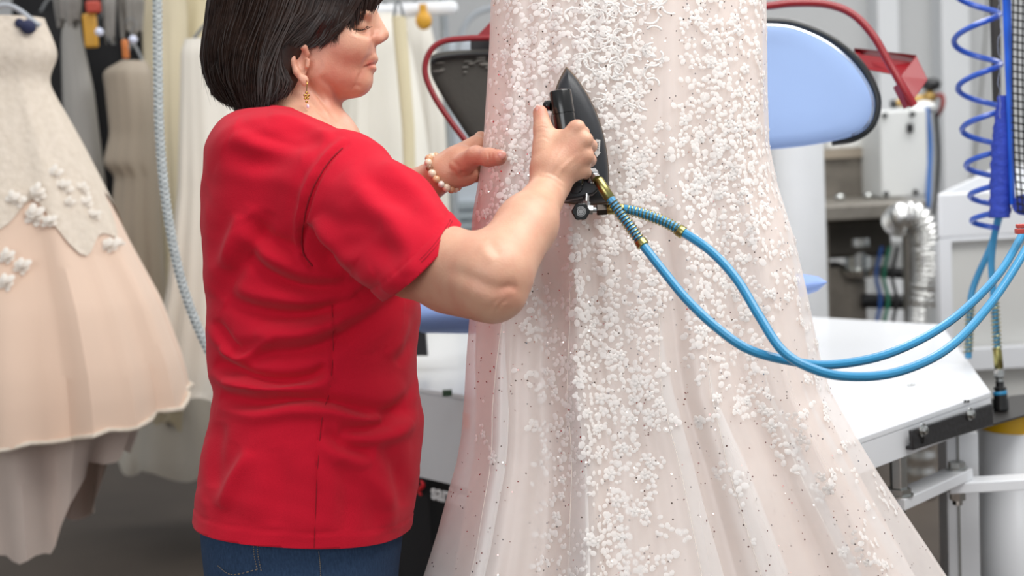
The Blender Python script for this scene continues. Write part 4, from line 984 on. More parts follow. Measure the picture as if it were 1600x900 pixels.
def redtube(pts, r, name='red_handle'): b = MB(); b.tube(toW(catmull([c(*p) for p in pts], 70)), r, 12); return b.build(name, MRED, PRS)
redtube([(880, 50, 2.9), (780, 58, 2.9), (730, 60, 2.9), (692, 65, 2.9), (671, 82, 2.9), (664, 112, 2.9), (676, 146, 2.9), (700, 184, 2.9), (732, 226, 2.9), (760, 262, 2.9)], .0062)
redtube([(1000, 40, 2.88), (1100, 18, 2.88), (1194, 10, 2.88), (1240, 5, 2.88), (1292, 7, 2.88), (1332, 22, 2.87), (1364, 55, 2.86), (1390, 100, 2.85), (1412, 138, 2.84), (1428, 165, 2.84)], .0080)
b = MB(); b.tube(toW(np.array([c(1404, 132, 2.855), c(1421, 166, 2.85)])), .0125, 4); b.build('handle_grip', MRED, PRS, smooth=False)
b = MB(); b.prism(toW(np.array([c(741, 60, 2.92), c(772, 28, 2.92), c(830, 20, 2.92), c(830, 60, 2.92)])), CF * .03); b.build('red_gusset', MRED, PRS, smooth=False, bevel=.002)
def sheet(pts, th, name='red_bracket'): b = MB(); b.prism(toW(np.array([c(*p) for p in pts])), CF * th); return b.build(name, MRED, PRS, smooth=False, bevel=.0015)
sheet([(1340, 84, 3.05), (1428, 97, 2.99), (1408, 119, 2.97), (1352, 108, 3.03)], .006)
b = MB(); q = [c(1335, 75, 3.06), c(1432, 86, 2.97), c(1430, 96, 3.00), c(1338, 85, 3.09)]; b.prism(toW(np.array(q)), CF * .006 - CU * .003); b.build('bracket_lip', MRED, PRS, smooth=False)
b = MB(); b.prism(toW(np.array([c(1432, 87, 2.955), c(1450, 124, 2.93), c(1428, 156, 2.90), c(1407, 119, 2.93)])), CF * .006); b.build('bracket_face', MRED, PRS, smooth=False, bevel=.0015)
for nm, pts, r_, mm in (('support_arm', [c(1150, 130, 2.99), c(1080, 120, 3.2), toC(np.array([.20, 3.5, 1.50]))], .022, MWP), ('support_arm', [c(800, 160, 3.0), c(840, 150, 3.2), toC(np.array([.12, 3.5, 1.45]))], .022, MB_BLK),
                       ('handle_mount', [c(1000, 40, 2.88), c(960, 50, 3.1), toC(np.array([.20, 3.5, 1.56]))], .010, MRED), ('handle_mount', [c(880, 50, 2.9), c(900, 55, 3.1), toC(np.array([.14, 3.5, 1.56]))], .010, MRED), ('bracket_arm', [c(1345, 92, 3.06), c(1220, 80, 3.2), toC(np.array([.26, 3.6, 1.54]))], .014, MRED)):
    b = MB(); b.tube(toW(catmull(pts, 20)), r_, 12); b.build(nm, mm, PRS)
# tapering blue sleeve board under the head
b = MB(); G_ = []
for t, rx in ((0, .002), (.02, .030), (.05, .045), (.12, .062), (.30, .085), (.55, .10), (.8, .10), (.95, .08), (.99, .04), (1, .003)):
    ce = c(1292, 441, 2.75) * (1 - t) + c(640, 492, 3.10) * t; G_.append([toW(ce) + rx * (math.cos(a) * np.array([.35, .94, 0]) + .42 * (math.sin(a) if math.sin(a) > 0 else 1.25 * math.sin(a)) * np.array([0, 0, 1.])) for a in np.linspace(0, 2 * math.pi, 25)[:-1]])
b.grid(np.array(G_), closed=True); b.build('sleeve_board', mat('board_blue', '8fabe6', .6, var=.05, vscale=9), PRS)
b = MB(); q = toW(c(960, 480, 2.95)); b.cyl(q, (q[0], q[1] + .05, TZ), .03); b.build('board_post', MWP, PRS)
# machine legs
for q in (lf + [.08, .12, 0], corner + [-.30, .34, 0], np.array([.35, 3.9, 0]), np.array([-.3, 4.0, 0])):
    b = MB(); b.box2((q[0] - .02, q[1] - .02, 0), (q[0] + .02, q[1] + .02, TZ - .013)); b.build('leg', MWP2, PRS, smooth=False, bevel=.002)
# black upright seen between shirt and arm
bp_ = T(652, 570, TZ); 
b = MB(); b.prism([P(640, 490, 3.45), P(663, 494, 3.45), P(668, 556, 3.45), P(640, 556, 3.45)], CF * .03); b.build('control_box', MB_BLK, PRS, smooth=False)
# small cups on the table left of the gown
# linkage of white flat bars on hex standoffs
ST = thing('swing_arm', 'white jointed flat-bar arm with zinc bolts, under the right corner of the machine', 'arm', (onside(1403, 800)[0], onside(1403, 800)[1], 0))
zb = onside(1403, 708, -.035); zb2 = None
sx, sy = zb[0], zb[1]
def colz(px, py, q):   # height of a pixel on the vertical line through q
    r = toW(C(px, py, 1.0)) - CL; t = np.linalg.norm(q[:2]) / np.linalg.norm(r[:2]); return (CL + r * t)[2]
z0, z1 = colz(1403, 762, zb), TZ - .065
b = MB(); b.cyl((sx, sy, z0), (sx, sy, z1), .0165, n=6); b.build('hex_standoff', MZN, ST, smooth=False, bevel=.001)
b = MB(); b.cyl((sx, sy, z0 - .012), (sx, sy, z0), .023, n=6); b.cyl((sx, sy, z0 - .014), (sx, sy, z0 - .012), .027, n=20); b.build('nut', MZN, ST, smooth=False)
zt = z0 - .014; pv = T(1495, 733, zt)
def bar(a, e, w_, z, h, name='flat_bar'):
    a = np.array(a[:2]); e = np.array(e[:2]); d = (e - a) / np.linalg.norm(e - a); n = np.array([-d[1], d[0]]); a = a - d * .022; e = e + d * .022; b = MB()
    b.prism([(*(a + n * w_), z), (*(e + n * w_), z), (*(e - n * w_), z), (*(a - n * w_), z)], (0, 0, -h)); return b.build(name, MWP, ST, smooth=False, bevel=.002)
bar((sx, sy), pv, .024, zt, .022); pv2 = T(1640, 742, zt - .022); bar(pv, pv2, .024, zt - .0225, .022)
b = MB(); b.cyl((pv[0], pv[1], zt), (pv[0], pv[1], zt + .003), .022); b.cyl((pv[0], pv[1], zt + .003), (pv[0], pv[1], zt + .015), .017, n=6); b.build('bolt_head', MZN, ST, smooth=False)
b = MB(); b.cyl((pv[0], pv[1], zt - .062), (pv[0], pv[1], zt - .0455), .016, n=6); b.cyl((pv[0], pv[1], zt - .072), (pv[0], pv[1], zt - .062), .010, n=12); b.build('lock_nut', MZN, ST, smooth=False)
b = MB(); b.cyl((sx, sy, zt - .045), (sx, sy, zt - .023), .012, n=6); b.build('lock_nut', MZN, ST, smooth=False)
# posts and tank at the right
q = T(1508, 800, zt - .05); pb = Y(1507, 800, pv[1] + .13)
PO = thing('square_post', 'white square steel post beside the white tank, carrying the swing arm', 'post', (pb[0], pb[1], 0))
b = MB(); b.box2((pb[0] - .045, pb[1] - .03, 0), (pb[0] + .022, pb[1] + .03, TZ - .10)); b.build('tube', MWP2, PO, smooth=False, bevel=.003)
b = MB(); b.box2((pb[0] - .024, pb[1] - .0325, .0), (pb[0] - .019, pb[1] - .0305, TZ - .10)); b.build('weld_seam', mat('seam_grey', '8d8d8a', .8), PO, smooth=False)
TKc = Y(1592, 800, pb[1] + .16)
TK = thing('tank', 'white round tank with yellow top rim at the right edge, beneath the black shelf', 'tank', (TKc[0], TKc[1], 0))
rT = abs(Y(1531, 760, TKc[1])[0] - TKc[0]); zT = Y(1575, 668, TKc[1])[2]
b = MB(); b.lathe((TKc[0], TKc[1], 0), (TKc[0], TKc[1], 1), [(0, rT * .96), (.02, rT), (zT - .005, rT), (zT, rT - .004)], 48); b.build('shell', MWP, TK)
b = MB(); b.lathe((TKc[0], TKc[1], zT), (TKc[0], TKc[1], 1 + zT), [(0, rT - .006), (.045, rT - .006), (.050, rT - .015), (.052, .0)], 48); b.build('yellow_rim', mat('yellow_plastic', 'e3b21c', .4), TK)
# black shelf with the quick coupling
SHz = zT + .056; s1, s2, s3, s4 = T(1546, 664, SHz), T(1640, 637, SHz), T(1640, 628, SHz), T(1546, 642, SHz)
SV_ = thing('steel_shelf', 'black steel shelf plate over the white tank, holding the hose coupling', 'shelf', (s1[0], s1[1], SHz))
b = MB(); b.prism([s1, s2, s3 + [.05, .12, 0], s4 + [0, .12, 0]], (0, 0, -.004)); b.build('plate', mat('shelf_dark', '3a3836', .45, .5), SV_, smooth=False)
qc = T(1565, 642, SHz); HX, HY = qc[0], qc[1]
def vp(py): return np.array([HX, HY, colz(1563, py, qc)])
CP = thing('upright_hose', 'blue hose with spring guard standing in the black coupling on the shelf', 'hose', vp(642))
hs_ = [(1559, 340, 2.98), (1553, 372, 2.98), (1549, 410, 2.97), (1551, 445, 2.96)]
qd = float(toC(qc)[2]); hs_ = [(1560, 336, qd + .02), (1553, 372, qd + .01), (1549, 410, qd), (1551, 445, qd), (1554, 480, qd), (1558, 546, qd)]
path = toW(catmull([c(*p) for p in hs_], 60)); ribbed(path, .0070).build('tube', MHOSE, CP)
spring(toW(catmull([c(1554, 470, qd), c(1556, 505, qd), c(1558, 546, qd)], 24)), .0092, .0016, .0085).build('spring_guard', MBRASS, CP)
b = MB(); b.lathe(P(1558, 545, qd), P(1561, 577, qd), [(0, .0085), (.003, .0095), (.04, .0095), (.043, .007)], 20); b.build('brass_sleeve', MBRASS, CP)
b = MB(); b.lathe(P(1561, 577, qd), P(1562, 598, qd), [(0, .006), (.003, .006), (.0031, .0115), (.016, .0115), (.02, .008), (.028, .008)], 6); b.build('hex_fitting', MZN, CP, smooth=False)
b = MB(); b.lathe(P(1562, 596, qd), P(1564, 642, qd), [(0, .009), (.01, .009), (.012, .0135), (.018, .0135), (.0185, .0105), (.024, .0105), (.026, .0145), (.036, .0145), (.0365, .0165), (.060, .0165), (.062, .014)], 24); b.build('coupling', MBLK2, CP)
b = MB(); b.lathe(P(1562, 611, qd), P(1563, 617, qd), [(0, .0140), (.001, .0148), (.007, .0148), (.008, .0140)], 24); b.build('blue_ring', MHOSE, CP)
hd = qd + .12; CP2 = thing('rear_hose', 'blue hose with spring guard hanging behind the table corner, left of the coupling hose', 'hose', P(1513, 560, hd))
path = toW(catmull([c(*p) for p in [(1562, 338, hd), (1548, 385, hd), (1530, 425, hd), (1519, 455, hd), (1515, 490, hd), (1513, 560, hd)]], 60)); ribbed(path, .0072).build('tube', MHOSE, CP2)
spring(toW(catmull([c(1517, 470, hd), c(1515, 500, hd), c(1513, 552, hd)], 24)), .0096, .0017, .0088).build('spring_guard', MBRASS, CP2)
# blue coiled air line
cd = 2.995; b = MB(); t = np.linspace(-1.2, 5.4, 400); AX = np.stack([np.interp(t, [0, 4], [1526, 1545]), 70 + t * 78 * (1 - t * .055)], 1); rr = np.interp(t, [0, 4, 5.4], [34, 28, 24]) / FPX * cd
pts = np.array([c(AX[i, 0], AX[i, 1] - 10, cd) + np.array([-rr[i] * math.cos(2 * math.pi * t[i]), 0, rr[i] * math.sin(2 * math.pi * t[i])]) for i in range(400)])
b.tube(toW(pts), .0062, 8); o = b.build('coiled_air_line', mat('coil_blue', '2a56b8', .35, coat=.3), None); tag(o, 'blue coiled air line hanging in loops left of the blue fabric sleeve', 'hose')
SLV = thing('hose_sleeve', 'blue fabric sleeve bundling hoses, hanging left of the black netting', 'sleeve', P(1562, 338, 2.93))
MSL = mat('sleeve_blue', '22379c', .75, var=.35, vscale=70, bump=.8, bscale=90, hex2='3550c4', stretch=(1, 1, 1.6)); MBB = mat('bright_blue', '1763e0', .6, var=.06)
G_ = []
for i, y_ in enumerate(np.linspace(150, 340, 44)):
    x_ = np.interp(y_, [150, 340], [1568, 1562]); rw = np.interp(y_, [150, 190, 230, 340], [9, 13, 16, 16]) / FPX * 2.93 * (1 + .05 * math.sin(i * 1.9)); G_.append([toW(c(x_, y_, 2.93) + np.array([rw * math.cos(a) * (1 + .05 * math.sin(3 * a + i)), 0, rw * math.sin(a)])) for a in np.linspace(0, 2 * math.pi, 21)[:-1]])
b = MB(); b.grid(np.array(G_), closed=True); b.build('wrap', MSL, SLV)
b = MB(); 
for nm, (xa, xb, d_) in (('blue_band', (1566, 1578, 2.90)),):
    G_ = []
    for i, y_ in enumerate(np.linspace(-60, 320, 50)):
        x0 = np.interp(y_, [-60, 0, 200, 320], [xa, xa, 1574, 1578]); x1 = np.interp(y_, [-60, 0, 200, 320], [xb + 2, xb + 2, xb + 6, 1586]); dz = .004 * math.sin(i * .8)
        G_.append([P(x0, y_, d_ + dz), P((x0 + x1) / 2, y_, d_ - .012 + dz), P(x1, y_, d_ + dz), P(x1, y_, d_ + .03), P(x0, y_, d_ + .03)])
    b = MB(); b.grid(np.array(G_), closed=True); b.build(nm, MBB, SLV)
b = MB(); b.prism([P(1549, -60, 3.06), P(1564, -60, 3.06), P(1564, 150, 3.06), P(1556, 165, 3.06)], CF * .02); b.build('black_strap', mat('strap_black', '34312f', .8), SLV, smooth=False)
b = MB(); pts = [c(1561 + 2 * math.sin(i * .9) + (3 if i % 5 == 0 else 0), -40 + i * 9, 2.89) for i in range(26)]; b.tube(toW(catmull(pts, 120)), .0006, 4); b.build('frayed_thread', mat('thread_grey', '9aa3bd', .8), SLV)
NET = thing('netting', 'black mesh netting with blue hem hanging at the right edge', 'net', P(1610, 330, 2.86))
b = MB(); nd = 2.86
for i in range(9):
    x_ = 1582 + i * 8; b.tube(toW(catmull([c(x_ + 2, -60, nd + .02 * math.sin(i)), c(x_, 100, nd + .015 * math.cos(i * 2)), c(x_ + 3, 250, nd + .02), c(x_ + 9, 330, nd)], 20)), .0017, 5)
for j in range(34):
    y_ = -50 + j * 11.5; b.tube(toW(catmull([c(1581 + (y_ > 200) * (y_ - 200) * .06, y_, nd + .01), c(1615, y_ + 5, nd + .02), c(1652, y_ + 8, nd)], 8)), .0017, 5)
b.build('mesh', mat('net_black', '111114', .8), NET)['kind'] = 'stuff'
b = MB(); b.ball(P(1600, 320, 2.9), (.025, .02, .022), 14); b.build('hem_knot', MSL, NET)
b = MB(); b.box(P(1597, 353, 2.20), (.018, .01, .006)); b.box(P(1597, 361, 2.20), (.020, .012, .008)); o = b.build('hose_clip', mat('clip_red', 'b8463c', .5), None, bevel=.001); tag(o, 'small red clip on the blue hoses at the right edge', 'clip')

# ================================================================== boiler and bench behind
MBX = mat('box_grey_white', 'dcdedd', .5, var=.03)
yb = 5.4; f0, f1 = Y(1378, 310, yb), Y(1434, 170, yb); s0 = Y(1462, 300, yb + .25)
BX = thing('control_cabinet', 'grey-white control box with brass valve on top, on the steel bench', 'cabinet', ((f0[0] + f1[0]) / 2, yb, f0[2]))
b = MB(); b.box2((f0[0], yb, f0[2]), (f1[0] + .035, yb + .30, f1[2])); b.build('housing', MBX, BX, smooth=False, bevel=.008)
for x, y in ((1382, 180), (1425, 178), (1384, 303), (1430, 300)):
    b = MB(); p = Y(x, y, yb - .004); b.cyl(p, p + [0, -.01, 0], .010); b.build('corner_screw', MB_BLK, BX)
p = Y(1421, 200, yb); b = MB(); b.box(p + [0, -.008, 0], (.024, .016, .034)); b.build('switch', MB_BLK, BX, bevel=.003)
b = MB(); b.ball(Y(1440, 168, yb + .12), (.055, .08, .03), 14); b.build('white_cap', MBX, BX)
MBR2 = mat('valve_brass', 'a88a52', .4, .8)
b = MB(); b.cyl(Y(1400, 162, yb + .1), Y(1458, 150, yb + .1), .014); b.ball(Y(1452, 152, yb + .1), .028, 12); b.cyl(Y(1452, 150, yb + .1), Y(1452, 136, yb + .1), .012); b.build('brass_valve', MBR2, BX)
b = MB(); b.ball(Y(1455, 132, yb + .1), (.038, .038, .026), 14); b.build('black_knob', MB_BLK, BX)
b = MB(); b.cyl(Y(1392, 163, yb + .1), Y(1400, 162, yb + .1), .016); b.build('black_knob', MB_BLK, BX)
b = MB(); b.tube(catmull([Y(1458, 150, yb + .1), Y(1472, 150, yb + .1), Y(1472, 168, yb + .1), Y(1463, 182, yb + .15)], 16), .009, 8); b.build('red_lever', mat('lever_red', '8f2f2a', .5), BX)
b = MB(); b.tube(catmull([Y(1448, 168, yb + .02), Y(1453, 220, yb + .02), Y(1452, 270, yb + .0), Y(1450, 318, yb - .02), Y(1446, 340, yb)], 30), .010, 10); b.build('blue_pipe', mat('pipe_blue', '3d6fb4', .45), BX)
b = MB(); b.tube(catmull([Y(1462, 175, yb + .1), Y(1466, 240, yb + .1), Y(1463, 300, yb + .1), Y(1456, 345, yb)], 30), .008, 8); b.build('dark_cable', MB_BLK, BX)
MSTN = mat('worn_steel', '8d8880', .45, .55, var=.25, vscale=25, bump=.2, bscale=80); MGR = mat('grimy_metal', '6d675f', .7, var=.4, vscale=16, bump=.4, bscale=40, hex2='8c857b')
zt2 = f0[2] - .004; BN = thing('work_bench', 'worn steel bench with a raised back, grimy machinery beneath it', 'bench', (Y(1330, 400, yb)[0], yb, 0))
x0, x1 = Y(1272, 320, 5.15)[0], Y(1440, 320, 5.15)[0]
b = MB(); b.box2((x0, 5.15, zt2 - .055), (x1 + .02, 5.95, zt2)); b.build('bench_top', MSTN, BN, smooth=False, bevel=.006)
b = MB(); xb0, xb1, zb_ = Y(1272, 240, 5.7)[0], Y(1380, 240, 5.7)[0], Y(1330, 246, 5.7)[2]; b.box2((xb0, 5.7, zt2), (xb1, 5.78, zb_)); b.build('splash_back', MGR, BN, smooth=False)
b = MB(); b.box2((xb0, 5.68, zb_), (xb1, 5.92, zb_ + .035)); b.build('ledge', mat('ledge_tan', '9c9182', .7), BN, smooth=False)
for x in (x0 + .04, x1 - .03):
    b = MB(); b.box2((x - .02, 5.2, 0), (x + .02, 5.24, zt2 - .055)); b.build('leg', MSTN, BN, smooth=False)
for x, y in ((1312, 298), (1357, 296)):
    p = Y(x, y, 5.45); b = MB(); b.ball((p[0], p[1], zt2 + .014), (.022, .02, .014), 12); o = b.build('steel_nut', MZN, None); tag(o, 'small bright metal fitting on the bench, %s' % ('left one' if x < 1330 else 'right one near the control box'), 'fitting', 'fittings on the bench')
MC = thing('vacuum_pump', 'dark grimy pump with a round bowl below the steel bench', 'pump', (Y(1340, 450, 5.4)[0], 5.4, 0))
b = MB(); p, q = Y(1285, 342, 5.35), Y(1395, 400, 5.35); b.box2((p[0], 5.35, q[2]), (q[0], 5.8, p[2])); b.build('motor_block', mat('motor_dark', '38342f', .7, var=.5, vscale=12, bump=.5, bscale=30, hex2='57524a'), MC, bevel=.02)
p = Y(1350, 400, 5.3); b = MB(); b.lathe((p[0], 5.4, Y(1350, 440, 5.3)[2]), (p[0], 5.4, 3), [(0, .02), (.01, .06), (.04, .075), (.045, .05), (.12, .05), (.13, .06), (.16, .06)], 24); b.build('bowl', MZN, MC)
b = MB(); b.box2((Y(1286, 440, 5.4)[0], 5.4, .02), (Y(1340, 480, 5.4)[0], 5.7, Y(1300, 420, 5.4)[2])); b.build('base', MGR, MC, bevel=.01)
b = MB(); b.cyl(Y(1345, 470, 5.4), Y(1420, 472, 5.4), .028); b.cyl(Y(1375, 425, 5.5), Y(1425, 428, 5.5), .022); b.build('black_pipe', MB_BLK, MC)
b = MB(); b.box2(Y(1372, 380, 5.6), Y(1425, 420, 5.75)); b.build('light_panel', MBX, MC, smooth=False)
for x0_, hx in ((1372, '2b5fae'), (1384, '2f8f70'), (1397, '2a2a2c')):
    b = MB(); b.tube(catmull([Y(x0_ + 6, 385, 5.3), Y(x0_ - 3, 430, 5.3), Y(x0_ + 4, 470, 5.3), Y(x0_ - 4, 520, 5.3), Y(x0_, 600, 5.3)], 24), .007, 8); b.build('cable', mat('cable_' + hx, hx, .5), MC)
b = MB(); b.lathe((Y(1335, 500, 5.4)[0], 5.45, 0), (Y(1335, 500, 5.4)[0], 5.45, 1), [(0, .09), (.1, .09), (.12, .06), (Y(1335, 440, 5.4)[2], .06)], 20); b.build('stand', MGR, MC)
# foil duct
pth = catmull([Y(1400, 350, 5.0), Y(1412, 338, 4.95), Y(1432, 342, 4.95), Y(1444, 372, 4.95), Y(1446, 430, 4.95), Y(1440, 500, 4.95), Y(1438, 600, 4.95), np.array([Y(1438, 700, 4.95)[0], 4.95, .006])], 220)
DU = thing('foil_duct', 'ribbed silver foil duct bending down behind the table, left of the white tub', 'duct', (pth[-1][0], pth[-1][1], 0))
L_ = np.concatenate([[0], np.cumsum(np.linalg.norm(np.diff(pth, axis=0), axis=1))]); b = MB(); b.tube(pth, .052 + .004 * np.sin(L_ / .018 * 6.283), 24); b.build('tube', mat('foil', 'd6d6d4', .28, 1, bump=.5, bscale=60), DU)
# white tub
WT = thing('white_tub', 'large white plastic tub on a stand at the right edge, behind the hoses', 'tub', (Y(1540, 400, 4.1)[0], 4.2, 0))
u0, u1, u2 = Y(1466, 303, 4.0), Y(1700, 302, 4.0), Y(1552, 262, 4.62)
zt3 = u0[2]; zl = Y(1480, 372, 4.0)[2]
def tubwall(pts, th, name, z): b = MB(); b.prism(pts, th); return b.build(name, MWP, WT, smooth=False, bevel=.006)
xr = u1[0]; xl = u0[0]
tubwall([(xl, 4.0, zl), (xr, 4.0, zl), (xr, 4.0, zt3), (xl, 4.0, zt3)], (0, .012, 0), 'front_wall', 0)
xk = u2[0]; yk = 4.62; zk = u2[2]
tubwall([(xl, 4.012, zl), (xk, yk, zl), (xk, yk, zk), (xl, 4.012, zt3)], (.014, 0, 0), 'side_wall', 0)
tubwall([(xk, yk, zl), (xr + .3, yk, zl), (xr + .3, yk, zk), (xk, yk, zk)], (0, .012, 0), 'back_wall', 0)
b = MB(); b.prism([(xl, 4.0, zl - .011), (xr, 4.0, zl - .011), (xr + .3, yk, zl - .011), (xk, yk, zl - .011)], (0, 0, .010)); b.build('tub_floor', MWP, WT, smooth=False)
b = MB(); b.box2((xl + .02, 4.03, .12), (xr, 4.05, zl - .011)); b.build('stand_panel', mat('stand_white', 'd6d6d2', .6), WT, smooth=False)
b = MB(); b.box2((xl, 4.0, 0), (xl + .035, 4.04, zl - .011)); b.build('leg', MWP, WT, smooth=False)
zr_ = Y(1500, 560, 4.0)[2]; b = MB(); b.box2((xl + .036, 3.98, zr_ - .035), (xr, 4.02, zr_ + .03)); b.build('cross_rail', MWP, WT, smooth=False, bevel=.004)
# roll of white paper/column right behind the gown
cc = Y(1250, 400, 4.42); WC = thing('support_cylinder', 'tall white cylinder standing right behind the gown, under the blue pad', 'cylinder', (cc[0], cc[1], 0))
b = MB(); rC = abs(Y(1290, 400, 4.42)[0] - cc[0]) * 1.02; ZC = Y(1250, 205, 4.42)[2]; b.lathe((cc[0], cc[1], 0), (cc[0], cc[1], 1), [(0, rC), (.01, rC), (ZC, rC), (ZC + .01, rC - .01)], 48); b.build('shell', mat('column_white', 'eceef0', .6), WC)
b = MB(); b.lathe((cc[0], cc[1], ZC), (cc[0], cc[1], 1 + ZC), [(.01, rC + .004), (.03, rC + .004), (.04, rC - .02)], 48); b.build('cap', MWP2, WC)
# jugs on the ledge
for i, x in enumerate((1302, 1326, 1350)):
    p = Y(x, 240, 5.8); J = thing('plastic_jug', 'white plastic jug on the tan ledge, %s' % ['leftmost of three', 'middle of three', 'right one with red cap'][i], 'jug', (p[0], 5.8, zb_ + .036), 'jugs on the ledge')
    b = MB(); b.lathe((p[0], 5.8, zb_ + .036), (p[0], 5.8, 9), [(0, .03), (.004, .036), (.075, .036), (.10, .02), (.115, .014)], 20); b.build('bottle', MBX, J)
    b = MB(); b.lathe((p[0], 5.8, zb_ + .15), (p[0], 5.8, 9), [(0, .016), (.02, .016)], 16); b.build('cap', mat('cap_red', 'c23a30', .5) if i == 2 else MBX, J)
# grey cable on the back wall
b = MB(); b.tube(catmull([Y(1545, -20, 7.7), Y(1535, 120, 7.7), Y(1522, 250, 7.7), Y(1512, 300, 7.7)], 20), .008, 6); o = b.build('wall_cable', mat('cable_grey', '8b8b88', .6)); tag(o, 'thin grey cable hanging down the back wall beside the second pilaster', 'cable')
# ================================================================== rails and hanging dresses on the left
def dress(name, label, rows, y0, thick, m, fold=(9, .02), parts=(), cat='dress', group=None, seed=0, bottom_wave=.02, hanger=True):
    """rows: (py, xl, xr) outline on the plane y=y0; hangs free, folds deepen towards the hem"""
    r = np.array(rows, float); r = r[np.argsort(r[:, 0])]; n = 90; ys_ = np.linspace(r[0, 0], r[-1, 0], n); xl = np.interp(ys_, r[:, 0], r[:, 1]); xr = np.interp(ys_, r[:, 0], r[:, 2])
    ker = np.hanning(7); ker /= ker.sum(); sm = lambda v: np.convolve(np.pad(v, 3, 'edge'), ker, 'valid'); xl, xr = sm(xl), sm(xr)
    rg = np.random.default_rng(seed); ph = rg.uniform(0, 6, 4); G_ = []
    for i in range(n):
        A = Y(xl[i], ys_[i], y0); B = Y(xr[i], ys_[i], y0); ce = (A + B) / 2; h = (B - A) / 2; t = i / (n - 1); L = []
        hy = min(np.linalg.norm(h) * .75, thick) + .01
        for a in np.linspace(0, 2 * math.pi, 97)[:-1]:
            k = 1 + fold[1] * (.25 + t) * (math.sin(fold[0] * a + ph[0] + 1.2 * math.sin(t * 2 + ph[1])) + .5 * math.sin((fold[0] * 2 + 1) * a + ph[2]))
            p = ce - h * math.cos(a) * (1 + (k - 1) * .35) + np.array([0, -1., 0]) * math.sin(a) * hy * (k + fold[1] * 1.2 * math.sin(fold[0] * a * 1.7 + ph[3]) * t)
            if i == n - 1 or t > .97: p = p + np.array([0, 0, bottom_wave * math.sin(fold[0] * a + ph[0]) * (t - .97) / .03])
            L.append(p)
        G_.append(L)
    base = (G_[-1][0] + G_[-1][48]) / 2; D = thing(name, label, cat, base, group)
    b = MB(); b.grid(np.array(G_), closed=True); b.build('skirt' if parts else 'cloth', m, D)
    top = (G_[0][0] + G_[0][48]) / 2
    if hanger:
        w_ = np.linalg.norm(G_[0][0] - G_[0][48]) * .42; H = thing('clothes_hanger', ' '.join(('hanger of the ' + label.replace(',', '')).split()[:15]), 'hanger', top)
        b = MB(); b.tube(catmull([top + [-w_, 0, -.01], top + [0, 0, .05], top + [w_, 0, -.01]], 14), .005, 6); b.tube(catmull([top + [0, 0, .045], top + [0, 0, .09], top + [.02, 0, .11], top + [0, 0, .13], top + [-.02, 0, .115]], 14), .002, 5); b.build('wire', mat('hanger_grey', '85888a', .5, .3), H)
    return D, np.array(G_)
MPE = mat('peach_tulle_skirt', 'e6c9b3', .75, var=.05, vscale=3, sheen=.3); MPL = mat('ivory_lace2', 'dccdba', .8, var=.12, vscale=60, bump=.8, bscale=70, hex2='ebdfd0'); MPET2 = mat('petticoat', 'd9c8bd', .8, var=.08, vscale=9, sheen=.2)
# peach gown, close, its bodice at the top left corner
rows = [(28, -60, 62), (60, -78, 76), (85, -85, 84), (105, -80, 76), (125, -70, 68), (150, -76, 80), (185, -92, 100), (230, -112, 124), (300, -150, 158), (380, -190, 196), (470, -235, 244), (560, -268, 278), (605, -280, 290)]
D, G1 = dress('bridal_gown', 'peach tulle ball gown with ivory lace bodice at the left edge', rows, 3.5, .42, MPE, (11, .05), parts=(1,), seed=3, hanger=False, bottom_wave=0)
# hem of the overskirt drops towards the near side: a flounce ring below the last row
last = G1[-1]; G_ = []
for j in range(14):
    t = j / 13; L = []
    for i, p in enumerate(last):
        a = 2 * math.pi * i / 96; drop = .02 + .075 * max(0, math.sin(a)) ** .8 ; dv = p - G1[-2][i]; dv = dv / np.linalg.norm(dv); L.append(p + dv * drop * t * (1 - .15 * t) + np.array([0, 0, .006 * math.sin(i * 1.1) * t ** 3]))
    G_.append(L)
b = MB(); b.grid(np.array(G_), closed=True); b.build('overskirt_hem', MPE, D)
low = np.array(G_[-1]); b = MB(); b.tube(np.vstack([low, low[:1]]) + RNG.normal(size=(97, 3)) * .004, .006, 6); b.build('hem_lace', MPL, D)
# petticoat below
G_ = []; z1_ = None; cn = last.mean(0)
for j in range(22):
    t = j / 21; L = []
    for i in range(96):
        a = 2 * math.pi * i / 96; sc = .82 - .20 * t; p = cn + (last[i] - cn) * np.array([sc, sc * .9, 0]) ; k = 1 + .05 * math.sin(13 * a + 2) * (.4 + t)
        p = cn + (p - cn) * k; zb2 = .05 + .34 * np.clip((math.cos(a - math.pi) + .25), 0, 1.25) ** 1.3 ; u_ = np.clip((-math.cos(a) - .50) / .3, 0, 1); zb2 = .41 + .20 * u_ * u_ * (3 - 2 * u_); L.append(np.array([p[0], p[1], cn[2] * (1 - t) + zb2 * t + .008 * math.sin(i * 1.3) * t]))
    G_.append(L)
b = MB(); b.grid(np.array(G_), closed=True); b.build('petticoat', MPET2, D)
# lace bodice over the top, scalloped lower edge
G_ = []
for i in range(0, 56):
    L = []
    for k in range(96):
        a = 2 * math.pi * k / 96; sc = 50 + 5 * math.sin(5 * a + 1) + 3 * math.sin(11 * a); ii = min(i, sc * 1.0) if i > 40 else i; ii = i * sc / 55; i0 = int(ii); f_ = ii - i0; p = G1[i0, k] * (1 - f_) + G1[min(i0 + 1, 89), k] * f_; cn2 = G1[i0].mean(0)
        L.append(p + (p - cn2) / (np.linalg.norm(p - cn2) + 1e-6) * .006)
    G_.append(L)
b = MB(); b.grid(np.array(G_), closed=True); b.build('lace_overlay', MPL, D)
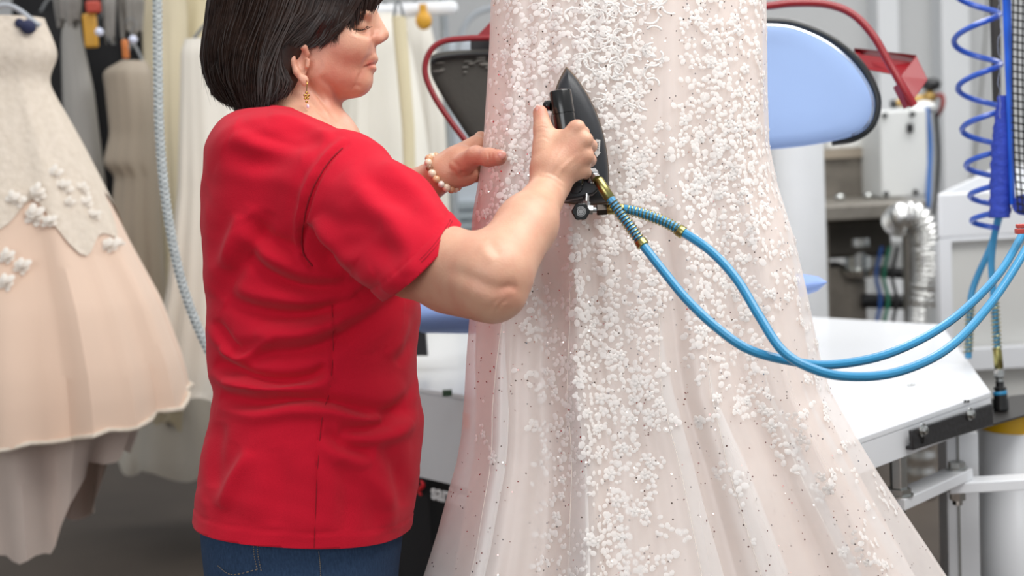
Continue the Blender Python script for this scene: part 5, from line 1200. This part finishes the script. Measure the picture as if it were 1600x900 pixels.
# lace appliques on the skirt
for x, y, s in ((55, 335, .036), (78, 345, .026), (135, 318, .030), (148, 335, .022), (172, 382, .032), (185, 378, .02), (35, 415, .03), (12, 400, .028), (10, 440, .03), (108, 316, .02), (60, 300, .03), (25, 310, .03), (100, 290, .03), (85, 270, .03), (130, 295, .026)):
    bi = None; r = toW(C(x, y, 1.0)) - CL; r /= np.linalg.norm(r); Vv = G1.reshape(-1, 3); q = Vv - CL; t = q @ r; dist = np.linalg.norm(q - t[:, None] * r, axis=1) + (Vv[:, 1] > 3.5) * 9; j = int(np.argmin(dist)); p = CL + r * (t[j] - .012)
    b = MB()
    for k in range(6):
        a = k * 1.0472 + x; tt = np.array([math.cos(a), 0, math.sin(a)]); b.add(petalV(p + tt * s * .5 * (.7 + .3 * math.sin(k * 2.3 + y)) + np.array([0, -.25 * tt[2] * s - .004, 0]), np.array([0, -.86, .5]), np.cross(np.array([0, -.86, .5]), np.cross(tt, np.array([0, -.86, .5]))), s * .45, s * .32, .004), PF)
    b.ball(p + [0, -.004, 0], (s * .22, .004, s * .22), 8); b.build('lace_applique', mat('applique_ivory', 'f3ebe0', .7, var=.1, vscale=80), D)
# navy loop at the neckline and hanger
b = MB(); p = Y(44, 42, 3.42); b.ball(p, (.020, .02, .018), 10); b.ball(p + [-.02, 0, .01], (.012, .01, .012), 8); b.build('navy_bow', mat('navy', '262c4e', .7), D)
H = thing('clothes_hanger', 'clear plastic hanger inside the peach ball gown', 'hanger', Y(10, 20, 3.5)); q = Y(10, 0, 3.5)
b = MB(); b.tube(catmull([Y(-50, 34, 3.45), Y(10, 8, 3.45), Y(62, 40, 3.45)], 14), .007, 6); b.tube(catmull([q, q + [0, 0, .05], q + [.02, 0, .08], q + [0, 0, .10]], 12), .003, 5); b.build('frame', mat('clear_plastic', 'b9bec4', .2, coat=.4), H)

MB1 = mat('black_cloth', '141417', .85); MGP = mat('garment_bag_grey', '9d9b97', .5, var=.08, bump=.2, bscale=30, stretch=(1, 1, .3)); MTAU = mat('taupe_satin', 'a89c8c', .55, var=.08, vscale=6); MCR = mat('cream_satin', 'd9cdb0', .55, var=.05, vscale=5); MIV = mat('ivory_satin', 'e6e1d6', .5, var=.04, vscale=5); MIV2 = mat('ivory_crepe', 'ebe7dc', .65, var=.04, vscale=5); MGOLDC = mat('champagne', 'd6caa8', .55, var=.05)
dress('black_dress', 'black dress between the peach gown and the grey garment bag', [(20, 55, 110), (100, 45, 112), (300, 60, 150), (620, 60, 200)], 4.85, .07, MB1, (7, .05), seed=1)
dress('garment_bag', 'grey garment bag hanging just right of the peach gown', [(25, 100, 124), (60, 96, 128), (140, 98, 146), (300, 104, 166), (420, 110, 180), (600, 110, 190)], 4.5, .08, MGP, (5, .06), seed=2, cat='garment bag')
dress('black_dress', 'black dress between the grey bag and the taupe dress', [(70, 126, 185), (110, 124, 190), (300, 140, 196), (660, 140, 230)], 5.12, .06, MB1, (7, .05), seed=4)
dress('taupe_dress', 'taupe satin dress with short peplum, left of the grey braided hose', [(95, 196, 226), (108, 160, 236), (150, 166, 240), (210, 172, 242), (262, 160, 246), (268, 180, 247), (360, 172, 252), (500, 178, 262), (600, 180, 270)], 4.4, .10, MTAU, (6, .06), seed=5)
b = MB(); b.prism([Y(163, 264, 4.28), Y(186, 268, 4.25), Y(190, 215, 4.28), Y(178, 205, 4.3)], (0, .02, 0))
dress('cream_gown', 'cream gown directly behind the grey braided hose', [(-40, 225, 285), (20, 222, 292), (200, 228, 292), (400, 240, 296), (660, 235, 310)], 4.7, .12, MCR, (7, .06), seed=6)
dress('champagne_gown', 'champagne gown squeezed behind the ivory gown beside the woman', [(-40, 280, 345), (80, 262, 350), (300, 268, 350), (640, 270, 360)], 4.9, .10, MGOLDC, (6, .06), seed=7)
Dw, Gw = dress('ivory_gown', 'ivory satin gown with wide hem, at the back of the woman', [(62, 290, 372), (80, 283, 385), (150, 282, 400), (300, 278, 430), (450, 262, 460), (540, 245, 480), (612, 226, 500)], 4.1, .30, MIV, (9, .05), seed=8)
dress('white_underskirt', 'pale satin skirt with drooping hem, below the ivory gown', [(560, 215, 420), (640, 205, 470), (700, 190, 500), (718, 188, 505)], 4.85, .30, mat('pale_satin', 'd4cec2', .6, var=.05), (9, .06), seed=9, hanger=False, cat='skirt')
for i, (a_, b__) in enumerate(((20, 130), (130, 250), (250, 380))):  # black backdrop garments added to block light and keep the rack's background dark
    dress('added_backdrop', 'added black light-blocking garment in back row, %s' % ['behind the grey garment bag', 'behind the taupe dress', 'behind the champagne gown'][i], [(-60, a_ + 20, b__ - 20), (-20, a_, b__), (300, a_, b__), (640, a_, b__)], 5.3, .07, MB1, (5, .05), cat='coat', seed=20 + i)
# behind the woman's face: ivory gowns and a gold-trimmed one
dress('ivory_gown', 'ivory gown with soft drapes just right of the woman face', [(22, 560, 625), (60, 548, 640), (200, 535, 664), (420, 525, 690), (640, 510, 700)], 4.5, .16, MIV2, (8, .07), seed=11)
dress('ivory_gown', 'ivory gown hanging beside the rail post, left of the black pad', [(24, 632, 668), (60, 622, 678), (200, 625, 696), (420, 620, 706), (640, 610, 716)], 4.85, .12, MIV, (6, .07), seed=12)
dress('gold_trimmed_gown', 'narrow gold-beige gown between the two ivory gowns', [(26, 612, 634), (200, 628, 648), (320, 632, 650), (640, 620, 650)], 4.26, .02, MGOLDC, (4, .05), seed=13)
dress('ivory_gown', 'ivory gown hanging behind the woman neck', [(-20, 470, 545), (60, 460, 555), (300, 440, 570), (640, 420, 580)], 4.75, .14, MIV2, (8, .06), seed=14)
# rails
R1 = thing('garment_rail', 'white garment rail on grey posts, holding the ivory gowns behind the woman', 'rail', (Y(690, 300, 4.5)[0], 4.6, 0))
ra = Y(705, 12, 4.5); b = MB(); b.cyl((ra[0], 4.5, ra[2]), (ra[0] - .55, 4.5, ra[2]), .022); b.ball((ra[0], 4.5, ra[2]), .022, 12); b.build('rail_bar', MWP, R1)
pz = Y(688, 60, 4.62); MPG = mat('post_grey', '9aa0a4', .4, .3)
b = MB(); b.cyl((ra[0] - .03, 4.62, 0), (ra[0] - .03, 4.62, ra[2] + .1), .014); b.build('post', MPG, R1)
b = MB(); b.cyl((ra[0] - .52, 4.62, 0), (ra[0] - .52, 4.62, ra[2] + .1), .014); b.build('post', MPG, R1)
b = MB(); p = Y(662, 32, 4.44); b.ball(p, (.026, .03, .030), 12); b.cyl(p, p + [0, 0, .05], .012); o = b.build('rail_clip', mat('clip_yellow', 'd09a2c', .5)); tag(o, 'amber clamp under the white rail, right of the woman face', 'clamp')
R2 = thing('garment_rail', 'long steel rail above the picture, holding the dresses at the left', 'rail', (-1.9, 4.6, 0))
for y_ in (3.5, 4.1, 4.5, 4.9, 5.3):
    b = MB(); b.cyl((-3.2, y_, 2.02), (-.75, y_, 2.02), .014); b.build('rail_bar', MCHR, R2)
for x_ in (-3.2, -.78):
    b = MB(); b.cyl((x_, 3.4, 2.03), (x_, 5.6, 2.03), .016); b.build('cross_bar', MCHR, R2)
b = MB(); b.cyl((-3.2, 5.6, 0), (-3.2, 5.6, 2.03), .016); b.build('post', MCHR, R2); b = MB(); b.cyl((-.78, 5.6, 0), (-.78, 5.6, 2.03), .016); b.build('post', MCHR, R2)
# tags and plastic bits among the hangers
def bag(x0, y0, x1, y1, yy, hexc, name, label, cat, m2=.0):
    a, e = Y(x0, y0, yy), Y(x1, y1, yy); o = MB().box2(a - [0, .012, 0], e + [0, .012, 0]).build(name, mat(name + hexc, hexc, .45, var=.15, vscale=20, bump=.5, bscale=30), None, bevel=.006); tag(o, label, cat); return o
bag(129, 22, 154, 74, 4.3, 'c9952e', 'paper_tag', 'amber yellow packet hanging among the hangers at top left', 'tag')
bag(134, 2, 158, 20, 4.28, 'b0402e', 'red_tag', 'small red tag above the amber packet', 'tag')
bag(190, 62, 202, 92, 4.25, 'cf7a3c', 'orange_tag', 'narrow orange tag left of the grey braided hose', 'tag')
for i, (x, y) in enumerate(((155, 50), (208, 62))):
    b = MB(); b.ball(Y(x, y, 4.2), .013, 12); o = b.build('clear_hook_cap', mat('clear_cap', 'd6dcf2', .08, coat=1)); tag(o, 'shiny clear hanger cap, %s' % ('beside the amber packet' if i == 0 else 'beside the orange tag'), 'hanger cap')
for i, (x0, x1, y0, y1, hx) in enumerate(((85, 128, 4, 34, '7d7a76'), (160, 182, 5, 60, '8f8c88'), (184, 226, 4, 52, '86827c'))):
    dress('shoulder_cover', 'crumpled grey plastic shoulder cover, %s' % ['above the grey garment bag', 'right of the amber packet', 'above the taupe dress'][i], [(y0 - 40, x0 + 4, x1 - 4), (y0, x0, x1), (y1, x0 + 5, x1 - 3)], 4.35 + .05 * i, .05, mat('cover' + hx, hx, .35, var=.2, vscale=20, bump=.6, bscale=25), (5, .12), cat='cover', seed=30 + i, hanger=False)
# grey braided hose
pts = [(246, -60, 3.0), (246, 20, 3.0), (247, 120, 3.0), (249, 200, 3.0), (256, 290, 3.0), (270, 380, 3.0), (290, 460, 3.0), (326, 548, 3.0), (380, 640, 3.0), (450, 760, 3.02), (540, 900, 3.05)]
path = toW(catmull([c(*p) for p in pts], 240)); HZ = thing('braided_hose', 'grey braided hose hanging down the left, passing behind the woman', 'hose', path[-1])
b = MB(); b.tube(path, .0088, 12); b.build('tube', mat('hose_grey', '9ea5a6', .5), HZ)
br_ = MB()
L_ = np.concatenate([[0], np.cumsum(np.linalg.norm(np.diff(path, axis=0), axis=1))])
for sg in (1, -1):
    for ph in range(3):
        s = np.linspace(0, L_[-1], 1100); Pp = np.stack([np.interp(s, L_, path[:, k]) for k in range(3)], 1); t = np.gradient(Pp, axis=0); t /= np.linalg.norm(t, axis=1)[:, None]; u = np.cross(t, [0, 1., 0]); u /= np.linalg.norm(u, axis=1)[:, None]; w_ = np.cross(t, u); a = sg * s / .034 * 6.283 + ph * 2.094
        br_.tube(Pp + .0088 * (np.cos(a)[:, None] * u + np.sin(a)[:, None] * w_), .0017, 4)
o = br_.build('braid', mat('braid_light', 'c6cccb', .5), HZ); o['kind'] = 'stuff'
# pale equipment seen between the rail post and the black pad
EQ = thing('finishing_cabinet', 'pale blue-grey finishing cabinet far behind the black pad', 'cabinet', (Y(720, 300, 6.2)[0], 6.2, 0)); MEQ = mat('pale_blue_grey', 'c3cbd3', .5, var=.04)
a, e = Y(690, 62, 6.2), Y(860, 500, 6.2); b = MB(); b.box2((a[0], 6.2, 0), (e[0], 6.7, a[2])); b.build('housing', MEQ, EQ, smooth=False, bevel=.02)
for y_ in (316, 332, 348):
    a = Y(706, y_, 6.19); e = Y(760, y_ + 8, 6.19); b = MB(); b.box2((a[0], 6.17, a[2]), (e[0], 6.199, e[2])); b.build('vent_slat', mat('slat_grey', 'a4afb5', .5), EQ, smooth=False)
b = MB(); b.tube(catmull([Y(715, 100, 5.9), Y(722, 50, 5.9), Y(745, 20, 5.9), Y(790, 8, 5.9)], 20), .012, 8); b.build('conduit', mat('conduit', 'aab0b6', .5), EQ)
